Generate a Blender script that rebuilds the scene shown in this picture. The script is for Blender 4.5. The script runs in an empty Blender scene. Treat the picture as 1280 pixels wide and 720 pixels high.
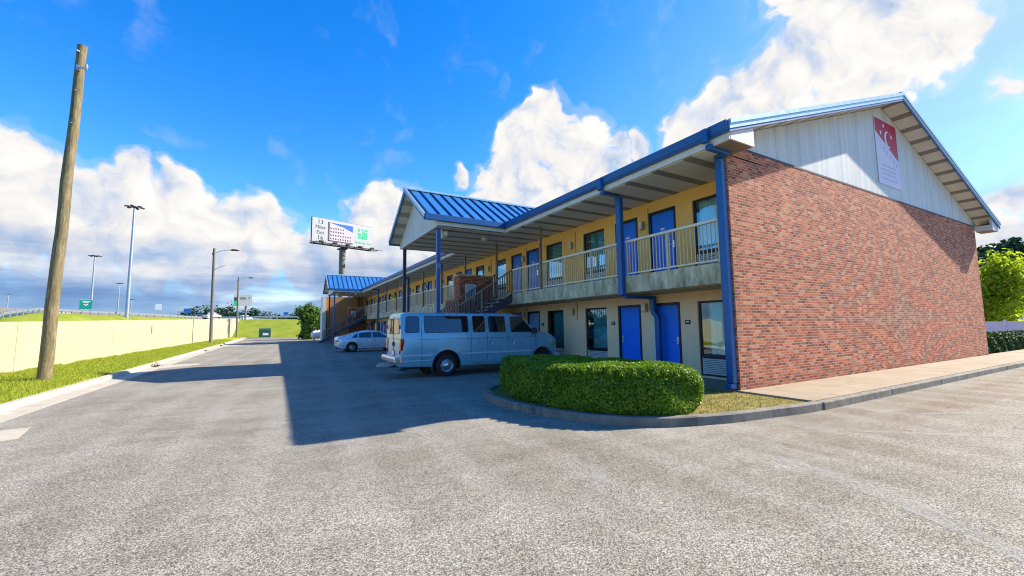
import bpy, bmesh, math, random
import numpy as np
from mathutils import Vector, Matrix
random.seed(7); rng = np.random.default_rng(7)
scene = bpy.context.scene
COL = scene.collection
R = math.radians

# ------------------------------------------------------------------ helpers: objects
BASE = {}
def props(o, label=None, cat=None, group=None, kind=None):
    if label: o['label'] = label
    if cat: o['category'] = cat
    if group: o['group'] = group
    if kind: o['kind'] = kind
    return o
def thing(name, label, cat, loc, group=None, rz=0.0):
    o = bpy.data.objects.new(name, None); COL.objects.link(o)
    o.location = loc; o.rotation_euler = (0, 0, rz); o.empty_display_size = .3
    props(o, label, cat, group); BASE[o.name] = (Vector(loc), rz)
    return o
def children(o): return [c for c in bpy.data.objects if c.parent == o]
def copy_tree(o, parent=None):
    c = o.copy(); COL.objects.link(c); c.parent = parent
    for ch in list(o.children): copy_tree(ch, c)
    if o.name in BASE: BASE[c.name] = BASE[o.name]
    return c
class MB:
    """collects shapes, builds ONE mesh object"""
    def __init__(s): s.v = []; s.f = []; s.m = []; s.s = []
    def add(s, verts, faces, mi=0, smooth=False):
        n = len(s.v); s.v += [tuple(p) for p in verts]
        for f in faces:
            s.f.append(tuple(i + n for i in f)); s.m.append(mi); s.s.append(smooth)
        return s
    def box(s, x0, x1, y0, y1, z0, z1, mi=0):
        v = [(x0,y0,z0),(x1,y0,z0),(x1,y1,z0),(x0,y1,z0),(x0,y0,z1),(x1,y0,z1),(x1,y1,z1),(x0,y1,z1)]
        return s.add(v, [(3,2,1,0),(4,5,6,7),(0,1,5,4),(1,2,6,5),(2,3,7,6),(3,0,4,7)], mi)
    def prism(s, pts, axis, a, b, mi=0):
        """pts: 2-D outline; axis 'x': pts=(y,z), 'y': pts=(x,z), 'z': pts=(x,y); extruded a..b"""
        if axis == 'x': P = lambda p, t: (t, p[0], p[1])
        elif axis == 'y': P = lambda p, t: (p[0], t, p[1])
        else: P = lambda p, t: (p[0], p[1], t)
        n = len(pts)
        v = [P(p, a) for p in pts] + [P(p, b) for p in pts]
        fs = [tuple(range(n)), tuple(range(2*n-1, n-1, -1))]
        fs += [(i, (i+1) % n, n + (i+1) % n, n + i) for i in range(n)]
        return s.add(v, fs, mi)
    def bar(s, a, b, w, h=None, mi=0, up=(0,0,1)):
        """rectangular bar from a to b"""
        h = h or w; a = Vector(a); b = Vector(b); d = (b-a).normalized(); u = Vector(up)
        if abs(d.dot(u)) > .99: u = Vector((1,0,0))
        r = d.cross(u).normalized(); u = r.cross(d)
        v = []
        for p in (a, b):
            for sx, sz in ((-1,-1),(1,-1),(1,1),(-1,1)): v.append(p + r*sx*w/2 + u*sz*h/2)
        return s.add(v, [(3,2,1,0),(4,5,6,7),(0,1,5,4),(1,2,6,5),(2,3,7,6),(3,0,4,7)], mi)
    def tube(s, path, r, n=10, mi=0, smooth=True):
        path = [Vector(p) for p in path]; m = len(path)
        rr = r if isinstance(r, (list, tuple)) else [r]*m
        v = []; u0 = None
        for i, p in enumerate(path):
            d = (path[min(i+1, m-1)] - path[max(i-1, 0)]).normalized()
            if u0 is None:
                u0 = Vector((0,0,1)) if abs(d.z) < .9 else Vector((1,0,0))
            a = d.cross(u0).normalized(); u0 = a.cross(d)
            for k in range(n):
                t = 2*math.pi*k/n; v.append(p + (a*math.cos(t) + u0*math.sin(t))*rr[i])
        fs = [(i*n+k, i*n+(k+1) % n, (i+1)*n+(k+1) % n, (i+1)*n+k) for i in range(m-1) for k in range(n)]
        s.add(v, fs, mi, smooth)
        s.add(v[:n], [tuple(range(n-1, -1, -1))], mi); s.add(v[-n:], [tuple(range(n))], mi)
        return s
    def lathe(s, prof, c, axis='y', n=28, mi=0, smooth=True):
        """prof: (radius, along)"""
        c = Vector(c); v = []
        for r, t in prof:
            for k in range(n):
                a = 2*math.pi*k/n; x, y = r*math.cos(a), r*math.sin(a)
                v.append(c + (Vector((x,t,y)) if axis == 'y' else Vector((t,x,y)) if axis == 'x' else Vector((x,y,t))))
        fs = [(i*n+k, i*n+(k+1) % n, (i+1)*n+(k+1) % n, (i+1)*n+k) for i in range(len(prof)-1) for k in range(n)]
        return s.add(v, fs, mi, smooth)
    def build(s, name, mats, parent=None, base=None, bevel=0.0, seg=2):
        if not isinstance(mats, (list, tuple)): mats = [mats]
        rz = 0.0
        if parent is not None:
            b, rz = BASE[parent.name]
        else:
            b = Vector(base) if base is not None else Vector((0,0,0))
        me = bpy.data.meshes.new(name)
        vs = [(p[0]-b.x, p[1]-b.y, p[2]-b.z) for p in s.v] if parent is not None and rz == 0 or parent is None else list(s.v)
        me.from_pydata(vs, [], s.f); me.update()
        for m in mats: me.materials.append(m)
        me.polygons.foreach_set('material_index', s.m); me.polygons.foreach_set('use_smooth', s.s)
        bm = bmesh.new(); bm.from_mesh(me); bmesh.ops.recalc_face_normals(bm, faces=bm.faces); bm.to_mesh(me); bm.free()
        o = bpy.data.objects.new(name, me); COL.objects.link(o)
        if parent is not None: o.parent = parent; BASE[o.name] = (b, rz)
        else: o.location = b; BASE[o.name] = (b, 0.0)
        if bevel:
            md = o.modifiers.new('bevel', 'BEVEL'); md.width = bevel; md.segments = seg; md.limit_method = 'ANGLE'
        return o
def np_mesh(name, V, F, mats, parent=None, base=(0,0,0), mi=None):
    """V (n,3), F (m,k) arrays"""
    b = BASE[parent.name][0] if parent is not None else Vector(base)
    me = bpy.data.meshes.new(name); k = F.shape[1]
    V = V - np.array(b)
    me.vertices.add(len(V)); me.vertices.foreach_set('co', V.astype(np.float32).ravel())
    me.loops.add(F.size); me.loops.foreach_set('vertex_index', F.astype(np.int32).ravel())
    me.polygons.add(len(F)); me.polygons.foreach_set('loop_start', np.arange(0, F.size, k, dtype=np.int32))
    me.polygons.foreach_set('loop_total', np.full(len(F), k, dtype=np.int32))
    for m in (mats if isinstance(mats, (list, tuple)) else [mats]): me.materials.append(m)
    if mi is not None: me.polygons.foreach_set('material_index', mi.astype(np.int32))
    me.update(calc_edges=True); me.validate()
    o = bpy.data.objects.new(name, me); COL.objects.link(o)
    if parent is not None: o.parent = parent; BASE[o.name] = BASE[parent.name]
    else: o.location = b; BASE[o.name] = (b, 0.0)
    return o
def text_mb(mb, body, M, size, mi=0, depth=.004):
    """lettering as geometry: M maps text plane to the world"""
    cu = bpy.data.curves.new('lettering', 'FONT'); cu.body = body; cu.size = size; cu.align_x = 'CENTER'; cu.align_y = 'CENTER'
    cu.extrude = depth; cu.space_line = .9
    o = bpy.data.objects.new('lettering', cu); COL.objects.link(o)
    dg = bpy.context.evaluated_depsgraph_get(); dg.update()
    me = o.evaluated_get(dg).to_mesh()
    mb.add([M @ v.co for v in me.vertices], [tuple(p.vertices) for p in me.polygons], mi)
    o.evaluated_get(dg).to_mesh_clear(); bpy.data.objects.remove(o); bpy.data.curves.remove(cu)

# ------------------------------------------------------------------ helpers: materials
class NT:
    def __init__(s, tree): s.t = tree; s.L = tree.links
    def n(s, typ, **kw):
        nd = s.t.nodes.new(typ)
        for k, v in kw.items():
            if k.startswith('i_'):
                key = k[2:]; key = int(key) if key.isdigit() else key.replace('_', ' ')
                if isinstance(v, bpy.types.NodeSocket): s.L.new(v, nd.inputs[key])
                else: nd.inputs[key].default_value = v
            else: setattr(nd, k, v)
        return nd
    def math(s, op, a, b=None, clamp=False):
        nd = s.t.nodes.new('ShaderNodeMath'); nd.operation = op; nd.use_clamp = clamp
        for i, v in enumerate((a, b)):
            if v is None: continue
            if isinstance(v, bpy.types.NodeSocket): s.L.new(v, nd.inputs[i])
            else: nd.inputs[i].default_value = v
        return nd.outputs[0]
    def mix(s, f, a, b, blend='MIX'):
        nd = s.t.nodes.new('ShaderNodeMix'); nd.data_type = 'RGBA'; nd.blend_type = blend
        for k, v in ((0, f), (6, a), (7, b)):
            if isinstance(v, bpy.types.NodeSocket): s.L.new(v, nd.inputs[k])
            else: nd.inputs[k].default_value = (*v, 1) if isinstance(v, tuple) and len(v) == 3 else v
        return nd.outputs[2]
    def ramp(s, f, stops, interp='LINEAR'):
        nd = s.t.nodes.new('ShaderNodeValToRGB'); nd.color_ramp.interpolation = interp; cr = nd.color_ramp
        while len(cr.elements) < len(stops): cr.elements.new(.5)
        for e, (p, c) in zip(cr.elements, stops):
            e.position = p; e.color = (*c, 1) if isinstance(c, tuple) else (c, c, c, 1)
        s.L.new(f, nd.inputs[0]); return nd.outputs[0]
    def noise(s, vec, scale, detail=4, rough=.6, out=0):
        nd = s.n('ShaderNodeTexNoise', i_Scale=scale, i_Detail=detail, i_Roughness=rough)
        if vec is not None: s.L.new(vec, nd.inputs['Vector'])
        return nd.outputs[out]
def new_mat(name):
    m = bpy.data.materials.new(name); m.use_nodes = True
    t = m.node_tree; bs = t.nodes['Principled BSDF']
    return m, NT(t), bs
def coords(N, scale=(1,1,1), rot=(0,0,0), world=False):
    tc = N.n('ShaderNodeNewGeometry').outputs['Position'] if world else N.n('ShaderNodeTexCoord').outputs['Object']
    return N.n('ShaderNodeMapping', i_Vector=tc, i_Scale=scale, i_Rotation=rot).outputs[0]
def bump(N, bs, h, strength=.3, dist=.01):
    b = N.n('ShaderNodeBump', i_Strength=strength, i_Distance=dist, i_Height=h)
    N.L.new(b.outputs[0], bs.inputs['Normal'])
def mat(name, col, rough=.6, metal=0.0, var=.15, scale=3.0, bmp=0.0, bscale=60.0, stretch=(1,1,1), spec=.5, coat=0.0):
    m, N, bs = new_mat(name)
    c = coords(N, stretch)
    f = N.noise(c, scale, 6, .65)
    lo = tuple(max(0, x*(1-var)) for x in col); hi = tuple(min(1, x*(1+var)) for x in col)
    N.L.new(N.ramp(f, [(.3, lo), (.7, hi)]), bs.inputs['Base Color'])
    bs.inputs['Metallic'].default_value = metal
    rr = N.math('ADD', N.math('MULTIPLY', N.noise(c, scale*2.3, 4), .2), rough-.1)
    N.L.new(rr, bs.inputs['Roughness'])
    bs.inputs['Specular IOR Level'].default_value = spec
    if coat: bs.inputs['Coat Weight'].default_value = coat; bs.inputs['Coat Roughness'].default_value = .06
    if bmp: bump(N, bs, N.noise(coords(N), bscale, 4), bmp, .01)
    return m

def asphalt_mat():
    m, N, bs = new_mat('asphalt'); c = coords(N, world=True)
    grain = N.n('ShaderNodeTexVoronoi', i_Scale=125.0, i_Vector=c).outputs['Color']
    g = N.math('ADD', N.math('MULTIPLY', N.n('ShaderNodeSeparateColor', i_Color=grain).outputs[0], .75), N.math('MULTIPLY', N.noise(c, 230, 2), .25))
    big = N.noise(c, .35, 5, .6); mid = N.noise(c, 2.2, 5, .65)
    st = N.noise(coords(N, (.16, 1.6, 1), (0,0,R(24)), True), 1.3, 4, .6)
    base = N.ramp(N.math('ADD', N.math('MULTIPLY', big, .5), N.math('ADD', N.math('MULTIPLY', mid, .25), N.math('MULTIPLY', st, .25))),
                  [(.36, (.138,.121,.088)), (.5, (.198,.182,.143)), (.64, (.264,.247,.200))])
    sp = N.ramp(g, [(.10, .10), (.3, .58), (.55, 1.05), (.8, 2.15)])
    xy = N.n('ShaderNodeSeparateXYZ', i_Vector=c)
    # rusty run-off and dirt below the kerbs, oil drips where cars stand, tyre-polished lanes
    kd = N.n('ShaderNodeMapRange', i_0=N.math('ADD', N.math('ABSOLUTE', N.math('SUBTRACT', xy.outputs[1], 3.1)), N.math('MULTIPLY', N.noise(c, 1.1, 5), 1.2)), i_1=.7, i_2=2.2, i_3=.75, i_4=0.0).outputs[0]
    kd = N.math('MULTIPLY', kd, N.math('GREATER_THAN', xy.outputs[0], 6.0))
    base = N.mix(N.math('MULTIPLY', kd, N.ramp(st, [(.38, 0.), (.6, 1.)])), base, (.125,.088,.055))
    oil = N.ramp(N.noise(c, .9, 3, .5), [(.64, 0.), (.72, .55)])
    base = N.mix(N.math('MULTIPLY', oil, N.ramp(N.noise(c, 6, 4), [(.4, .2), (.6, 1.)])), base, (.075,.066,.055))
    tr = N.n('ShaderNodeTexWave', i_Vector=N.n('ShaderNodeMapping', i_Vector=c, i_Rotation=(0,0,R(4)), i_Scale=(.28,.28,.28)).outputs[0], i_Scale=1.0, i_Distortion=2.5, i_Detail=2.0, i_Detail_Scale=.6).outputs['Fac']
    base = N.mix(N.math('MULTIPLY', N.ramp(tr, [(.55, 0.), (.9, 1.)]), .22), base, (.30,.275,.235))
    N.L.new(N.mix(1.0, base, sp, 'MULTIPLY'), bs.inputs['Base Color'])
    bs.inputs['Roughness'].default_value = .85; bs.inputs['Specular IOR Level'].default_value = .25
    bump(N, bs, g, .5, .006); return m
def concrete_mat(name, a, b, joints=None, stain=(.25,.22,.17), amt=.5, sc=1.2):
    m, N, bs = new_mat(name); c = coords(N, world=True)
    f = N.noise(c, sc, 7, .68); s2 = N.noise(coords(N, (1,1,.25), world=True), 2.3, 6, .7)
    col = N.mix(N.ramp(f, [(.3, 0.), (.7, 1.)]), a, b)
    col = N.mix(N.math('MULTIPLY', N.ramp(s2, [(.52, 0.), (.72, 1.)]), amt), col, stain)
    fine = N.noise(c, 70, 3)
    col = N.mix(.35, col, N.ramp(fine, [(.3, .45), (.7, 1.2)]), 'MULTIPLY')
    if joints:
        sp = N.n('ShaderNodeSeparateXYZ', i_Vector=c)
        for ax, per in joints:
            t = N.math('ABSOLUTE', N.math('SUBTRACT', N.math('FRACT', N.math('DIVIDE', sp.outputs[ax], per)), .5))
            j = N.math('GREATER_THAN', t, .5 - .009/per)
            col = N.mix(N.math('MULTIPLY', j, .75), col, (.06,.055,.045))
    N.L.new(col, bs.inputs['Base Color']); bs.inputs['Roughness'].default_value = .85
    bump(N, bs, N.noise(c, 45, 5, .7), .25, .008); return m
def brick_mat(name, axis_u='x', tint=(1,1,1)):
    m, N, bs = new_mat(name)
    g = N.n('ShaderNodeNewGeometry'); sp = N.n('ShaderNodeSeparateXYZ', i_Vector=g.outputs['Position'])
    if axis_u == 'auto':   # runs along x on faces towards y and along y on faces towards x
        ns = N.n('ShaderNodeSeparateXYZ', i_Vector=g.outputs['True Normal'])
        k = N.math('GREATER_THAN', N.math('ABSOLUTE', ns.outputs[0]), .7)
        u = N.math('ADD', N.math('MULTIPLY', sp.outputs[0], N.math('SUBTRACT', 1.0, k)), N.math('MULTIPLY', sp.outputs[1], k))
    else: u = sp.outputs[0]
    wob = N.math('MULTIPLY', N.math('SUBTRACT', N.noise(g.outputs['Position'], 9, 3), .5), .012)
    v = N.n('ShaderNodeCombineXYZ', i_X=N.math('ADD', u, wob), i_Y=N.math('ADD', sp.outputs[2], wob))
    br = N.n('ShaderNodeTexBrick', i_Vector=v.outputs[0], i_Scale=1.0, i_Mortar_Size=.0072, i_Mortar_Smooth=.25, i_Bias=0.0,
             i_Brick_Width=.205, i_Row_Height=.0675, i_Color1=(0,0,0,1), i_Color2=(1,1,1,1), i_Mortar=(.5,.5,.5,1))
    br.offset = .5
    tone = N.n('ShaderNodeSeparateColor', i_Color=br.outputs[0]).outputs[0]
    big = N.noise(g.outputs['Position'], .8, 5, .6)
    tt = N.math('ADD', N.math('MULTIPLY', tone, .8), N.math('MULTIPLY', big, .2))
    bc = N.ramp(tt, [(.05, (.10,.034,.022)), (.17, (.29,.074,.038)), (.45, (.47,.120,.053)), (.72, (.58,.180,.078)), (.94, (.70,.33,.175))])
    blot = N.noise(g.outputs['Position'], 38, 4, .7)
    bc = N.mix(.55, bc, N.ramp(blot, [(.3, .42), (.5, 1.0), (.72, 1.4)]), 'MULTIPLY')
    eff = N.ramp(N.noise(g.outputs['Position'], 1.7, 6, .75), [(.60, 0.), (.82, .35)])
    bc = N.mix(eff, bc, (.5,.4,.33))
    mo = N.mix(N.noise(g.outputs['Position'], 25, 3), (.66,.54,.39), (.42,.32,.22))
    col = N.mix(br.outputs['Fac'], bc, mo)
    low = N.ramp(N.math('ADD', sp.outputs[2], N.math('MULTIPLY', N.noise(g.outputs['Position'], 2.5, 4), .5)), [(.3, .55), (.75, 1.0)])
    col = N.mix(.6, col, low, 'MULTIPLY')
    wm = N.ramp(N.noise(coords(N, (1,1,.10), world=True), 2.6, 6, .7), [(.56, 0.), (.72, .5)])
    col = N.mix(wm, col, (.15,.085,.06))
    col = N.mix(1.0, col, tint, 'MULTIPLY')
    N.L.new(col, bs.inputs['Base Color']); bs.inputs['Roughness'].default_value = .85
    bs.inputs['Specular IOR Level'].default_value = .25
    h = N.math('ADD', N.math('MULTIPLY', N.math('SUBTRACT', 1.0, br.outputs['Fac']), .8), N.math('ADD', N.math('MULTIPLY', blot, .45), N.math('MULTIPLY', tone, .35)))
    bump(N, bs, h, .9, .012); return m
def stripe_mat(name, axis, period, dark_w, light, dark, ph=0.0):
    """vented soffit: perforated darker panels between plain ones, along one world axis"""
    m, N, bs = new_mat(name); g = N.n('ShaderNodeNewGeometry'); sp = N.n('ShaderNodeSeparateXYZ', i_Vector=g.outputs['Position'])
    t = N.math('FRACT', N.math('DIVIDE', N.math('ADD', sp.outputs[axis], ph), period))
    k = N.math('LESS_THAN', t, dark_w)
    fine = N.math('GREATER_THAN', N.math('FRACT', N.math('MULTIPLY', t, period/.075)), .93)
    lc = N.mix(N.noise(g.outputs['Position'], 1.4, 5), tuple(x*.85 for x in light), tuple(min(1, x*1.1) for x in light))
    col = N.mix(k, lc, dark); col = N.mix(N.math('MULTIPLY', fine, .4), col, tuple(x*.5 for x in light))
    N.L.new(col, bs.inputs['Base Color']); bs.inputs['Roughness'].default_value = .6
    bump(N, bs, N.math('SUBTRACT', 1.0, fine), .4, .006); return m
def siding_mat():
    m, N, bs = new_mat('siding'); g = N.n('ShaderNodeNewGeometry'); sp = N.n('ShaderNodeSeparateXYZ', i_Vector=g.outputs['Position'])
    u = N.math('ADD', sp.outputs[0], sp.outputs[1])
    t = N.math('FRACT', N.math('DIVIDE', u, .305)); gr = N.math('LESS_THAN', t, .035)
    t2 = N.math('FRACT', N.math('DIVIDE', u, 1.22)); gr2 = N.math('LESS_THAN', t2, .012)
    streak = N.noise(coords(N, (1,1,.08), world=True), 5, 6, .7)
    col = N.ramp(streak, [(.3, (.52,.53,.49)), (.55, (.69,.695,.65)), (.75, (.78,.785,.74))])
    col = N.mix(N.math('MULTIPLY', N.noise(g.outputs['Position'], 1.1, 5), .3), col, (.42,.44,.38))
    col = N.mix(N.math('MAXIMUM', N.math('MULTIPLY', gr, .25), N.math('MULTIPLY', gr2, .6)), col, (.2,.21,.19))
    N.L.new(col, bs.inputs['Base Color']); bs.inputs['Roughness'].default_value = .65
    bump(N, bs, N.math('SUBTRACT', 1.0, gr), .4, .008); return m
def slab_mat():
    m, N, bs = new_mat('stained_concrete'); g = N.n('ShaderNodeNewGeometry')
    s1 = N.noise(coords(N, (1,1.0,.38), world=True), 3.6, 8, .75); s2 = N.noise(g.outputs['Position'], 7, 6, .7)
    col = N.ramp(s1, [(.32, (.19,.17,.09)), (.44, (.42,.36,.20)), (.56, (.62,.54,.32)), (.7, (.80,.70,.45))])
    col = N.mix(.5, col, N.ramp(s2, [(.3, .7), (.7, 1.12)]), 'MULTIPLY')
    N.L.new(col, bs.inputs['Base Color']); bs.inputs['Roughness'].default_value = .9
    bump(N, bs, s2, .3, .01); return m
def glass_mat(name, tint, rough=.02, trans=.55, ior=1.75):
    m, N, bs = new_mat(name); t = m.node_tree; t.nodes.remove(bs); out = t.nodes['Material Output']
    lw = N.n('ShaderNodeFresnel', i_IOR=ior)
    wv = N.noise(coords(N, world=True), 1.3, 2); b = N.n('ShaderNodeBump', i_Strength=.06, i_Distance=.05, i_Height=wv)
    gl = N.n('ShaderNodeBsdfGlossy', i_Roughness=rough, i_Color=(.95,.97,1,1), i_Normal=b.outputs[0])
    tr = N.n('ShaderNodeBsdfTransparent', i_Color=(*tint, 1))
    df = N.n('ShaderNodeBsdfDiffuse', i_Color=(.012,.016,.02,1))
    a = N.n('ShaderNodeMixShader', i_0=1-trans, i_1=tr.outputs[0], i_2=df.outputs[0])
    k = N.n('ShaderNodeMixShader', i_0=N.math('MINIMUM', N.math('ADD', lw.outputs[0], .05), .8), i_1=a.outputs[0], i_2=gl.outputs[0])
    N.L.new(k.outputs[0], out.inputs[0]); return m
def leaf_mat(name, stops, rough=.5, trans=.25, scale=2.5):
    m, N, bs = new_mat(name); t = m.node_tree; out = t.nodes['Material Output']
    g = N.n('ShaderNodeNewGeometry'); nz = N.noise(g.outputs['Position'], scale, 3)
    f = N.math('ADD', N.math('MULTIPLY', g.outputs['Random Per Island'], .6), N.math('MULTIPLY', nz, .4))
    col = N.ramp(f, stops); N.L.new(col, bs.inputs['Base Color']); bs.inputs['Roughness'].default_value = rough; bs.inputs['Specular IOR Level'].default_value = .25
    tl = N.n('ShaderNodeBsdfTranslucent', i_Color=N.mix(1.0, col, (1.0,1.0,.5), 'MULTIPLY'))
    mx = N.n('ShaderNodeMixShader', i_0=trans, i_1=bs.outputs[0], i_2=tl.outputs[0]); N.L.new(mx.outputs[0], out.inputs[0]); return m
def grass_mat(name, stops, scale=1.5):
    m, N, bs = new_mat(name); c = coords(N, world=True)
    f = N.math('ADD', N.math('MULTIPLY', N.noise(c, scale, 6, .7), .6), N.math('MULTIPLY', N.noise(c, 24, 4, .7), .4))
    N.L.new(N.ramp(f, stops), bs.inputs['Base Color']); bs.inputs['Roughness'].default_value = .9
    bs.inputs['Specular IOR Level'].default_value = .1
    bump(N, bs, N.noise(c, 40, 4), .6, .03); return m
def wood_mat():
    m, N, bs = new_mat('weathered_pole_wood')
    c = coords(N, (1,1,.10), world=True)
    f = N.noise(c, 24, 7, .72); big = N.noise(coords(N, (1,1,.35), world=True), 5, 5, .7)
    col = N.ramp(f, [(.3, (.06,.045,.022)), (.45, (.155,.12,.06)), (.6, (.26,.21,.11)), (.75, (.36,.30,.18))])
    col = N.mix(N.ramp(big, [(.45, 0.), (.65, .65)]), col, (.10,.09,.035))
    knots = N.ramp(N.noise(coords(N, (1,1,.5), world=True), 13, 3), [(.66, 0.), (.72, .8)])
    col = N.mix(knots, col, (.05,.035,.025))
    N.L.new(col, bs.inputs['Base Color']); bs.inputs['Roughness'].default_value = .85
    bump(N, bs, f, .7, .012); return m
def stucco_wall_mat():
    m, N, bs = new_mat('cream_painted_wall'); c = coords(N, world=True)
    f = N.noise(c, .5, 6, .6); s = N.noise(coords(N, (1,1,.15), world=True), 2.2, 6, .7)
    col = N.ramp(f, [(.3, (.385,.335,.225)), (.7, (.435,.385,.27))])
    col = N.mix(N.ramp(s, [(.55, 0.), (.8, .22)]), col, (.5,.44,.33))
    sp = N.n('ShaderNodeSeparateXYZ', i_Vector=c)
    dirt = N.ramp(N.math('ADD', sp.outputs[2], N.math('MULTIPLY', N.noise(c, 3, 5), .5)), [(.25, .45), (.5, 0.)])
    col = N.mix(dirt, col, (.30,.255,.16))
    N.L.new(col, bs.inputs['Base Color']); bs.inputs['Roughness'].default_value = .85
    bump(N, bs, N.noise(c, 55, 4), .15, .006); return m
def paint_worn_mat():
    m, N, bs = new_mat('worn_paint'); t = m.node_tree; out = t.nodes['Material Output']
    c = coords(N, world=True); f = N.math('ADD', N.math('MULTIPLY', N.noise(c, 3.0, 6, .75), .55), N.math('MULTIPLY', N.noise(c, 60, 3), .45))
    bs.inputs['Base Color'].default_value = (.42,.40,.36,1); bs.inputs['Roughness'].default_value = .85
    tr = N.n('ShaderNodeBsdfTransparent')
    mx = N.n('ShaderNodeMixShader', i_0=N.ramp(f, [(.43, 0.), (.62, .68)]), i_1=tr.outputs[0], i_2=bs.outputs[0]); N.L.new(mx.outputs[0], out.inputs[0]); return m

M = {}
M['asphalt'] = asphalt_mat()
M['walk'] = concrete_mat('sidewalk_concrete', (.26,.205,.128), (.36,.29,.195), [(0, 3.05)], (.24,.13,.06), .75, .8)
M['kerb'] = concrete_mat('kerb_concrete', (.13,.12,.095), (.25,.23,.185), None, (.05,.047,.037), .8, 4)
M['gutter_pan'] = concrete_mat('gutter_concrete', (.40,.35,.265), (.52,.465,.36), [(1, 3.05)], (.26,.21,.14), .5, 1.4)
M['brick'] = brick_mat('brick_end_wall', 'auto')
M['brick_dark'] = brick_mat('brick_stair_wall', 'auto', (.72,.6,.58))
M['siding'] = siding_mat()
M['slab'] = slab_mat()
M['wallpaint'] = mat('yellow_wall_paint', (.97,.54,.145), .75, 0, .07, 1.2, .12, 50, stretch=(1,1,.4))
M['wallpaint_low'] = mat('buff_wall_paint', (.98,.65,.37), .75, 0, .08, 1.2, .12, 50, stretch=(1,1,.4))
M['soffit'] = stripe_mat('soffit_panels', 1, .97, .27, (.62,.60,.52), (.20,.19,.16), .62)
M['rake_soffit'] = stripe_mat('rake_soffit_panels', 0, .80, .30, (.60,.56,.49), (.20,.175,.15), .1)
M['portico_soffit'] = stripe_mat('portico_rake_soffit', 1, .62, .40, (.62,.61,.54), (.34,.32,.27), 0)
M['blue'] = mat('blue_trim_paint', (.005,.088,.27), .38, 0, .12, 2.0, spec=.5)
M['blue_roof'] = mat('blue_roof_metal', (.085,.32,.60), .28, .6, .10, 1.5, stretch=(1,1,1))
M['seam'] = mat('roof_seam_shade_metal', (.012,.05,.16), .4, .3, .1, 2)  # far darker than the panels: shadow at the ribs put into the colour
M['teal_trim'] = mat('rake_trim_metal', (.34,.50,.55), .3, .45, .04, 1.5)
M['white_trim'] = mat('white_trim_paint', (.66,.655,.62), .55, 0, .1, 3)
M['beige_trim'] = mat('cream_fascia', (.70,.655,.54), .55, 0, .1, 3)
M['door'] = mat('blue_door_paint', (.002,.17,.80), .42, 0, .06, 1.5, spec=.4)
M['door_sheen'] = mat('blue_door_sheen_colour', (.16,.36,.62), .45, 0, .06, 1.5)  # paler copy of the door blue, a reflection put into the colour
M['black'] = mat('black_frame', (.014,.014,.016), .4, .2, .2, 4)
M['rail'] = mat('tan_rail_paint', (.72,.58,.34), .5, 0, .14, 5)
M['rail_top'] = mat('pale_rail_paint', (.82,.70,.48), .5, 0, .08, 5)
M['column'] = mat('brown_column_paint', (.20,.155,.11), .5, 0, .15, 3)
M['dark_rail'] = mat('dark_stair_rail', (.085,.06,.05), .5, .1, .2, 3)
M['stair_rail'] = mat('brown_stair_rail', (.26,.19,.12), .5, 0, .2, 4)
M['stair'] = mat('stair_steel', (.045,.05,.075), .55, .1, .2, 4)
M['tread'] = concrete_mat('stair_tread_concrete', (.3,.29,.26), (.4,.38,.34))
M['glass'] = glass_mat('room_window_glass', (.80,.97,.97), .015, .95, 1.5)
M['curtain'] = mat('pale_curtain', (.72,.76,.72), .9, 0, .12, 6, stretch=(1,9,.3))
M['teal_curtain'] = mat('teal_curtain', (.36,.82,.78), .9, 0, .3, 7, stretch=(1,9,.3))
M['room_dark'] = mat('dim_room', (.03,.032,.035), .9)
M['ac'] = mat('grey_grille', (.66,.63,.57), .5, 0, .12, 5)
M['lamp'] = mat('lamp_glass', (.78,.68,.48), .4, 0, .06, 6)
M['lamp_body'] = mat('lamp_body', (.45,.36,.17), .5, 0, .1, 5)
M['chrome'] = mat('chrome', (.75,.75,.76), .18, 1.0, .06, 5)
M['white'] = mat('white_plastic', (.78,.79,.79), .45, 0, .05, 4)
M['interior'] = mat('grey_backing', (.06,.06,.06), .9)
M['rubber'] = mat('tyre_rubber', (.018,.018,.02), .8, 0, .2, 12)
M['van'] = mat('light_blue_van_paint', (.19,.42,.51), .28, .2, .06, 1.5, coat=.6)
M['van_trim'] = mat('van_pale_moulding', (.50,.62,.68), .35, .1, .06, 3)
M['car'] = mat('silver_white_car_paint', (.60,.68,.72), .28, .2, .05, 1.5, coat=.7)
M['carglass'] = glass_mat('dark_car_glass', (.06,.08,.10), .02, .25, 1.5)
M['red_lens'] = mat('red_lens', (.42,.012,.012), .15, 0, .1, 6, coat=.5)
M['amber'] = mat('amber_lens', (.65,.22,.02), .2, 0, .1, 6)
M['bumper'] = mat('bumper_chrome', (.55,.57,.58), .25, .8, .1, 5)
M['darkplastic'] = mat('dark_plastic', (.03,.032,.035), .6, 0, .2, 5)
M['rim'] = mat('steel_rim', (.30,.31,.32), .35, .8, .15, 6)
M['wood'] = wood_mat()
M['cream_wall'] = stucco_wall_mat()
M['steel'] = mat('galvanised_steel', (.42,.46,.48), .42, .7, .12, 3)
M['grey_pole'] = mat('weathered_pole', (.16,.145,.12), .7, 0, .25, 5, stretch=(1,1,.1))
M['green_box'] = mat('green_enamel', (.012,.085,.055), .45, 0, .12, 2)
M['sign_green'] = mat('highway_sign_green', (.005,.23,.17), .4, 0, .06, 2)
M['red_print'] = mat('red_print', (.50,.012,.045), .5, 0, .06, 2)
M['banner_white'] = mat('banner_vinyl', (.70,.64,.71), .5, 0, .08, 3.5)
M['pink_print'] = mat('faded_print', (.60,.46,.62), .5, 0, .15, 9)
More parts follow.
